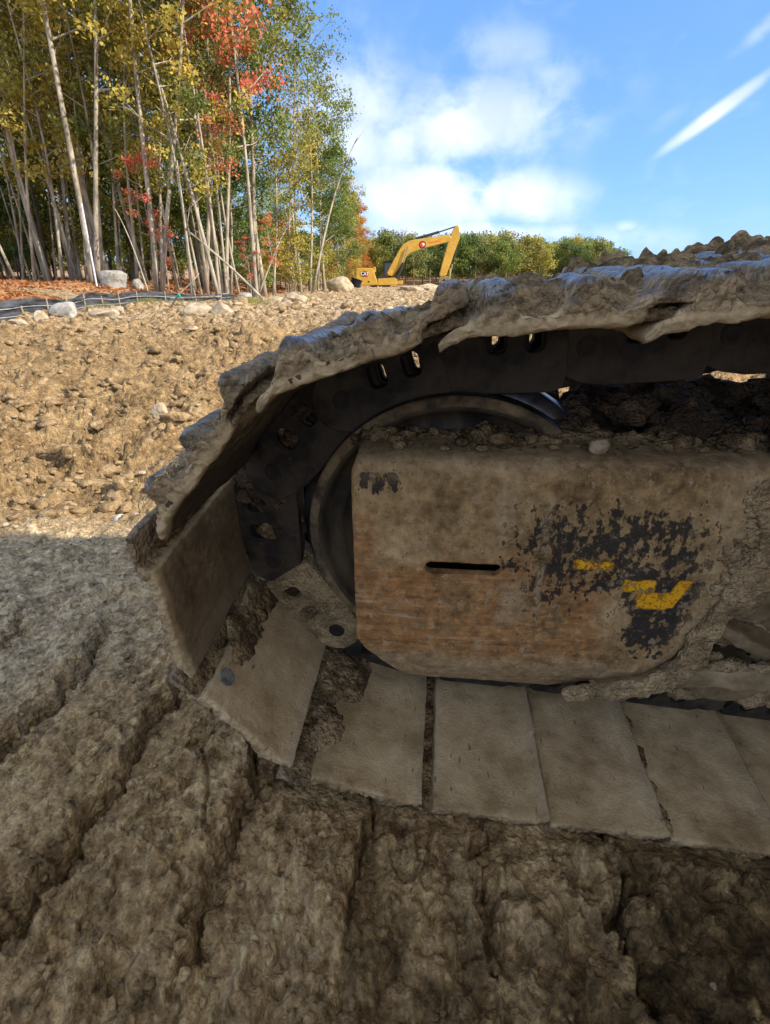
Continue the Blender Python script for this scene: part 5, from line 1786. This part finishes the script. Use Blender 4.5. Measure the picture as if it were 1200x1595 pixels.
# trees along the receding edge, lower and more autumnal, each with foliage to the ground
for px, dist, sc, col, lab in [(505, 47, .80, 'green', 'full green tree at the outer corner of the wood'), (517, 54, .72, 'olive', 'olive tree next to the corner tree'), (528, 60, .70, 'olive', 'olive tree midway along the receding edge'),
                               (538, 68, .68, 'yellow', 'yellow tree midway along the receding edge'), (546, 75, .66, 'olive', 'dull green tree before the orange ones'), (553, 82, .66, 'orange', 'orange tree just left of the far excavator'),
                               (560, 90, .70, 'orange', 'rust orange tree closing the receding edge'), (566, 98, .62, 'yellow', 'golden tree behind the excavator counterweight'), (577, 104, .5, 'yellow', 'small golden tree above the excavator engine hood')]:
    p_ = bearing(px, dist)
    place_tree(full[cnt % 4], p_, rg.rand() * 6.28, sc, M['bark'], LEAF[col], lab)
    cnt += 1
for j, px in enumerate([455, 466, 478, 488, 500, 510, 520, 530, 540, 548]):
    p_ = bearing(px, 36 + j * 4.2)
    col = ['yellow', 'olive', 'olive', 'orange', 'yellow'][j % 5]
    place_tree(bush[j % 3], p_, j, 1.0, M['bark'], LEAF[col], 'bright %s shrub along the foot of the receding wood edge' % LB[col], 'bush', 'shrubs with %s leaves along the receding edge' % LB[col], 'bush')

# bare leaning and fallen poles
def pole(p0, p1, r0, r1, label, bend=0.15, twigs=0):
    t = MB()
    a_, b_ = Vector(p0), Vector(p1)
    pts = [a_.lerp(b_, i / 8) + Vector((0, 0, bend * math.sin(math.pi * i / 8))) - a_ for i in range(9)]
    t.tube(pts, [r0 + (r1 - r0) * i / 8 for i in range(9)], 7)
    for i in range(twigs):
        q = pts[4 + i % 4]
        t.tube([q, q + Vector((rg.normal() * .5, rg.normal() * .3, 0.5 + .4 * rg.rand()))], [r1 * 1.2, 0.006], 5)
    o = t.obj('dead_trunk', M['bark'], smooth=True)
    o.location = a_
    o['label'] = label
    o['category'] = 'dead tree'
    return o


def ray_pt(px, py, dist):
    """point dist metres ahead seen in a pixel of the photograph"""
    d_ = Vector((px - 600, 820 * math.cos(PITCH) + (797.5 - py) * math.sin(PITCH), (797.5 - py) * math.cos(PITCH) - 820 * math.sin(PITCH)))
    return Vector((0, 0, CAMZ)) + d_ * (dist / d_.y)


pole(bearing(415, 21.8), ray_pt(296, 362, 23.0), 0.05, 0.03, 'thin fallen trunk slanting down to the tan ridge boulders', 0.1, 1)
pole(bearing(340, 23.4), ray_pt(222, 40, 24.5), 0.085, 0.03, 'long pale dead trunk leaning far left across the front trees', 0.5, 3)
pole(bearing(300, 22.6), ray_pt(276, 250, 23.0), 0.06, 0.02, 'short dead trunk leaning slightly left beside the long pale one', 0.1, 2)
pole(bearing(232, 22.0), ray_pt(176, 320, 23.0), 0.03, 0.012, 'dark thin dead sapling arching over the silt fence', 0.5, 0)
pole(bearing(262, 19.8) + Vector((0, 0, .25)), ray_pt(345, 462, 19.0), 0.035, 0.03, 'pale stripped pole lying level along the fence end', 0.0, 0)
pole(bearing(402, 29) + Vector((0, 0, .2)), ray_pt(480, 300, 31), 0.06, 0.02, 'bare trunk leaning right in front of the green corner crowns', 0.4, 4)
pole(bearing(486, 38), ray_pt(562, 205, 40), 0.10, 0.02, 'bare grey tree leaning out over the clearing', 1.2, 6)

# fallen leaves over the wood's floor
n = 26000
rg2 = np.random.RandomState(4)
y = 14.5 + 34 * rg2.rand(n) ** 1.4
x = (-260 + 840 * rg2.rand(n) - 600) / 894.6 * y
ok = fence_side(x, y) > 0.4
x, y = x[ok], y[ok]
z = ground_z(x, y) + 0.02
v, f = leaf_quads(np.c_[x, y, z], np.full(len(x), 0.03), 1, 0.15, 5, 0.3)
link('fallen_leaves', np_mesh('fallen_leaves', v, f), LEAF['litter'], kind='stuff')
# grass tufts by the fence and at the foot of the ridge
gl = []
for (px, dist, wx_, n_) in [(225, 20.5, 1.3, 500), (385, 20.0, 0.7, 300), (470, 27.0, 0.8, 200), (150, 17.0, 0.4, 120)]:
    c = bearing(px, dist)
    gx_ = c.x + rg2.normal(size=n_) * wx_ * 0.5
    gy_ = c.y + rg2.normal(size=n_) * 0.35
    gl.append(np.c_[gx_, gy_, ground_z(gx_, gy_) + 0.03])
gl = np.concatenate(gl)
hgt = 0.10 + 0.12 * rg2.rand(len(gl))
dx = rg2.normal(size=len(gl)) * 0.03
v = np.stack([gl + np.c_[-0.008 + 0 * dx, 0 * dx, -0.05 + 0 * dx], gl + np.c_[0.008 + 0 * dx, 0 * dx, -0.05 + 0 * dx], gl + np.c_[dx, dx * 0.5, hgt]], 1).reshape(-1, 3)
link('grass', np_mesh('grass', v, np.arange(len(v)).reshape(-1, 3)), LEAF['olive'], kind='stuff')

# ------------------------------------------------------------------ the far rise with its trees
farp = [tree_proto(400 + i, 7.5, 0.14, 0.12, 2.7, 60, 60, 0.27, limb_n=16, crown_r=(0.9, 1.5), seg=5) for i in range(4)]
k = 0
for j in range(3000):
    if k >= 125:
        break
    d_ = 96 + 62 * rg.rand() ** 1.3
    px = 560 + 375 * rg.rand()
    x = (px - 600) / 894.6 * d_
    if x < -6 or not free(x, d_, 3.3):
        continue
    col = ['far', 'far', 'green', 'far', 'far', 'green', 'olive'][rg.randint(7)] if px > 640 else ['olive', 'yellow', 'far'][rg.randint(3)]
    lb = {'far': 'light green', 'green': 'dark green', 'olive': 'olive green', 'yellow': 'yellowing'}[col]
    sc = (0.75 + 0.35 * rg.rand()) * (0.9 if px < 800 else 0.80)
    place_tree(farp[j % 4], (x, d_, gz(x, d_)), rg.rand() * 6.28, sc, M['bark'], LEAF[col], '%s tree on the wooded rise beyond the clearing' % lb, group='%s trees on the far rise' % lb)
    k += 1


# the rest of the wooded rise, too far off to tell one crown from the next
n = 700
yy_ = 125 + 75 * rg2.rand(n)
xx_ = (560 + 400 * rg2.rand(n) - 600) / 894.6 * yy_
zz_ = ground_z(xx_, yy_, False)
cc_ = np.concatenate([np.c_[xx_ + rg2.normal(size=n) * 1.6, yy_, zz_ + 1.5 + 3.6 * rg2.rand(n)] for _ in range(5)])
v, f = leaf_quads(cc_, 0.9 + 0.8 * rg2.rand(len(cc_)), 34, 0.34, 66, 0.8)
link('distant_woods', np_mesh('distant_woods', v, f), LEAF['far'], kind='stuff')


def pine(px, py_top, dist, H, seed, label, name='pine_tree'):
    rg3 = np.random.RandomState(seed)
    b_ = bearing(px, dist)
    o = thing(name, label, 'pine tree', b_)
    topz = ray_pt(px, py_top, dist).z - b_.z
    t = MB()
    t.tube([(0, 0, -0.3), (0.15, 0, topz * 0.5), (0.1, 0.1, topz)], [0.3, 0.2, 0.05], 6)
    cen, rad = [], []
    for i in range(H):
        u_ = 0.62 + 0.38 * i / (H - 1)
        an = rg3.rand() * 6.28
        L = 2.3 * (1.1 - 0.75 * (u_ - 0.62) / 0.38) * (0.6 + 0.6 * rg3.rand())
        e_ = Vector((math.cos(an) * L, math.sin(an) * L, topz * u_ + 0.3))
        t.tube([(0.1, 0, topz * u_ - 0.1), e_], [0.06, 0.02], 4)
        for q in (0.55, 0.8, 1.05):
            cen.append((e_.x * q, e_.y * q, topz * u_ + 0.35 * q))
            rad.append(0.42)
    t.obj('trunk', M['bark_dark'], o, smooth=True)
    v, f = leaf_quads(cen, rad, 40, 0.30, seed, 0.35)
    link('crown', np_mesh('crown', v, f), LEAF['pine'], o)


pine(812, 378, 168, 13, 1, 'left of the dark pines standing above the far tree line')
pine(832, 376, 172, 13, 2, 'dark pine with the widest crown above the far tree line')
pine(857, 380, 170, 8, 3, 'small lone pine at the right of the three dark pines')
pine(878, 390, 150, 9, 4, 'flat topped thin pine at the right end of the far tree line')

# bare tree behind the excavator
t = MB()
rg4 = np.random.RandomState(9)
b_ = bearing(616, 108)
topz = ray_pt(616, 354, 108).z - b_.z
t.tube([(0, 0, -.3), (0, 0, topz * 0.6)], [0.2, 0.12], 6)
for i in range(26):
    an = rg4.rand() * 6.28
    z0 = topz * (0.5 + 0.15 * rg4.rand())
    m_ = Vector((math.cos(an) * 0.9, math.sin(an) * 0.5, z0 + topz * 0.16))
    e_ = Vector((math.cos(an) * (1.2 + 1.6 * rg4.rand()), math.sin(an), topz * (0.75 + 0.27 * rg4.rand())))
    t.tube([(0, 0, z0), m_, e_], [0.07, 0.05, 0.03], 4)
    for q in range(2):
        t.tube([m_.lerp(e_, .5), m_.lerp(e_, .5) + Vector((rg4.normal() * .8, 0, .6 + .5 * rg4.rand()))], [0.035, 0.02], 4)
o = t.obj('bare_tree', M['bark_dark'])
o.location = b_
o['label'] = 'leafless dark tree rising behind the far excavator boom'
o['category'] = 'tree'

# ------------------------------------------------------------------ the far excavator, seen side on
FX = 62.0
SCX = FX / 894.6                                    # metres per photo pixel at that distance


def fp(X, Y, y=0.0):
    """point on the machine from a six times enlarged view of it: X, Y with origin at its lower left"""
    return ((X - 97) / 6 * SCX, y, (672 - Y) / 6 * SCX)


fb = ray_pt(540 + 97 / 6, 340 + 672 / 6, FX)
ex = thing('excavator', 'yellow excavator with raised black and yellow arm working in front of the far trees', 'excavator', fb)


def slab(poly, y0, y1, name, m, bevel=0.04, parent=None, **kw):
    t = MB()
    t.prism([(fp(X, Y)[0], fp(X, Y)[2]) for X, Y in poly], y0, y1)
    return t.obj(name, m, parent or ex, bevel=bevel, bevel_seg=2, **kw)


cw = slab([(97, 500), (103, 488), (248, 486), (262, 520), (292, 606), (296, 628), (110, 632), (97, 618)], -1.45, 1.45, 'engine_house', M['paint'], 0.06)
slab([(296, 575), (452, 566), (470, 580), (470, 628), (296, 630)], -1.45, -0.2, 'platform', M['paint'])
slab([(300, 555), (390, 545), (392, 600), (300, 604)], -1.35, -1.2, 'handrail_box', M['black'], 0.02)
slab([(296, 600), (530, 590), (530, 622), (296, 626)], -0.2, 1.45, 'deck', M['paint'])
slab([(252, 476), (276, 474), (280, 520), (256, 520)], -0.9, -0.6, 'exhaust', M['paint'], 0.03)
cb = slab([(345, 430), (428, 424), (440, 480), (448, 560), (345, 560)], 0.45, 1.40, 'cab', M['black'], 0.03)
slab([(358, 442), (424, 438), (436, 500), (432, 540), (358, 545)], 0.43, 0.448, 'window', M['glass'], 0.0, cb)
slab([(340, 424), (432, 418), (432, 428), (340, 434)], 0.40, 1.45, 'roof', M['black'], 0.01, cb)
slab([(216, 632), (416, 626), (398, 654), (236, 658)], -0.7, 0.7, 'slew_ring', M['black'], 0.02)
for yy in (-1.55, 0.95):
    tr_ = slab([(150, 700), (135, 680), (150, 652), (185, 645), (520, 640), (548, 655), (552, 680), (535, 700)], yy, yy + 0.6, 'track', M['frame'], 0.05)
bm_ = slab([(392, 545), (380, 525), (410, 470), (500, 320), (530, 285), (575, 262), (620, 252), (940, 212), (965, 240), (940, 268), (700, 322), (600, 358), (566, 378), (500, 470), (432, 552)], -0.35, 0.35, 'boom', M['paint'], 0.05)
slab([(985, 150), (1008, 132), (1026, 150), (1036, 240), (1012, 305), (930, 545), (880, 556), (866, 540), (890, 440), (938, 260), (960, 200)], -0.28, 0.28, 'stick', M['paint'], 0.04)
slab([(872, 548), (905, 545), (960, 560), (968, 590), (940, 600), (905, 575), (880, 600), (868, 625), (858, 600)], -0.5, 0.5, 'bucket', M['frame'], 0.03)
slab([(880, 596), (935, 596), (955, 640), (925, 690), (880, 696), (860, 650)], -0.6, 0.6, 'bucket', M['frame'], 0.03)


def cyl(a, b, r, name, m, y=0.0, r2=None):
    t = MB()
    t.tube([fp(*a, y), fp(*b, y)], [r, r2 or r], 12)
    return t.obj(name, m, ex, autosmooth=R(40))


cyl((640, 242), (850, 188), 0.13, 'stick_cylinder', M['black'])
cyl((850, 188), (1005, 142), 0.065, 'cylinder_rod', M['black'])
for yy in (-0.55, 0.55):
    cyl((470, 575), (530, 440), 0.15, 'boom_cylinder', M['black'], yy)
    cyl((530, 440), (572, 310), 0.075, 'cylinder_rod', M['chrome'], yy)
cyl((1012, 320), (985, 450), 0.11, 'bucket_cylinder', M['black'])
cyl((985, 450), (962, 560), 0.06, 'cylinder_rod', M['chrome'])
cyl((960, 480), (962, 572), 0.05, 'bucket_linkage', M['paint'], -0.25)
for X in (500, 515, 530):
    cyl((X, 580), (X, 500), 0.03, 'guard_rail', M['black'], 1.2)
# gap line between boom and stick
slab([(936, 228), (958, 224), (950, 290), (930, 300)], -0.30, -0.285, 'shadow_plate', M['black'], 0.0) if False else None
slab([(150, 512), (210, 512), (210, 556), (150, 556)], -1.462, -1.452, 'decal', M['decal_black'], 0.0, cw)
slab([(196, 516), (210, 516), (210, 556), (180, 556)], -1.472, -1.463, 'decal', M['red'], 0.0, cw)
slab([(206, 592), (220, 592), (220, 606), (206, 606)], -1.462, -1.452, 'vent', M['black'], 0.0, cw)
slab([(97, 560), (288, 560), (290, 564), (97, 564)], -1.4555, -1.450, 'seam', M['black'], 0.0, cw) if False else None


def text_mesh(s, size, depth):
    cu = bpy.data.curves.new('lettering', 'FONT')
    cu.body = s
    cu.size = size
    cu.extrude = depth
    cu.offset = size * 0.02
    cu.align_x = 'CENTER'
    cu.align_y = 'CENTER'
    o = bpy.data.objects.new('lettering', cu)
    COL.objects.link(o)
    dg_ = bpy.context.evaluated_depsgraph_get()
    dg_.update()
    me = bpy.data.meshes.new_from_object(o.evaluated_get(dg_))
    bpy.data.objects.remove(o)
    bpy.data.curves.remove(cu)
    return me


tm = link('lettering', text_mesh('CAT', 0.50, 0.01), M['white'], cw)
q = fp(178, 534, -1.49)
tm.location = q
tm.rotation_euler = (math.pi / 2, 0, 0)
tm.scale = (0.85, 1, 1)
# round badge on the boom: dark disc, red centre and white slash
bx_, _, bz_ = fp(700, 292)
for r_, y_, mm in ((0.36, -0.362, 'decal_black'), (0.27, -0.372, 'red')):
    t = MB()
    t.prism([(bx_ + r_ * math.cos(R(15 * i)), bz_ + r_ * math.sin(R(15 * i))) for i in range(24)], y_, y_ + 0.009)
    t.obj('badge', M[mm], bm_)
slab([(690, 286), (712, 276), (724, 290), (712, 302), (700, 300), (708, 292)], -0.382, -0.373, 'badge_mark', M['white'], 0.0, bm_)
slab([(760, 268), (800, 262), (868, 250), (868, 262), (800, 276), (760, 280)], -0.362, -0.352, 'faded_stripe', M['orange_red'], 0.0, bm_)

# black bin beside it
bb = bearing(553, 50)
t = MB()
t.lathe([(0.0, -0.1), (0.42, -0.1), (0.46, 0.35), (0.50, 0.62), (0.52, 0.64), (0.48, 0.66), (0.40, 0.1), (0.0, 0.05)], (0, 0), 24)
me = t.mesh('bin', autosmooth=R(40))
me.transform(Matrix.Rotation(math.pi / 2, 4, 'X'))
o = link('bin', me, M['plastic'])
o.location = bb + Vector((0, 0, 0.25))
o.rotation_euler = (0, R(18), 0)
o['label'] = 'black open plastic tub on the rubble left of the far excavator'
o['category'] = 'tub'
bpy.context.view_layer.update()
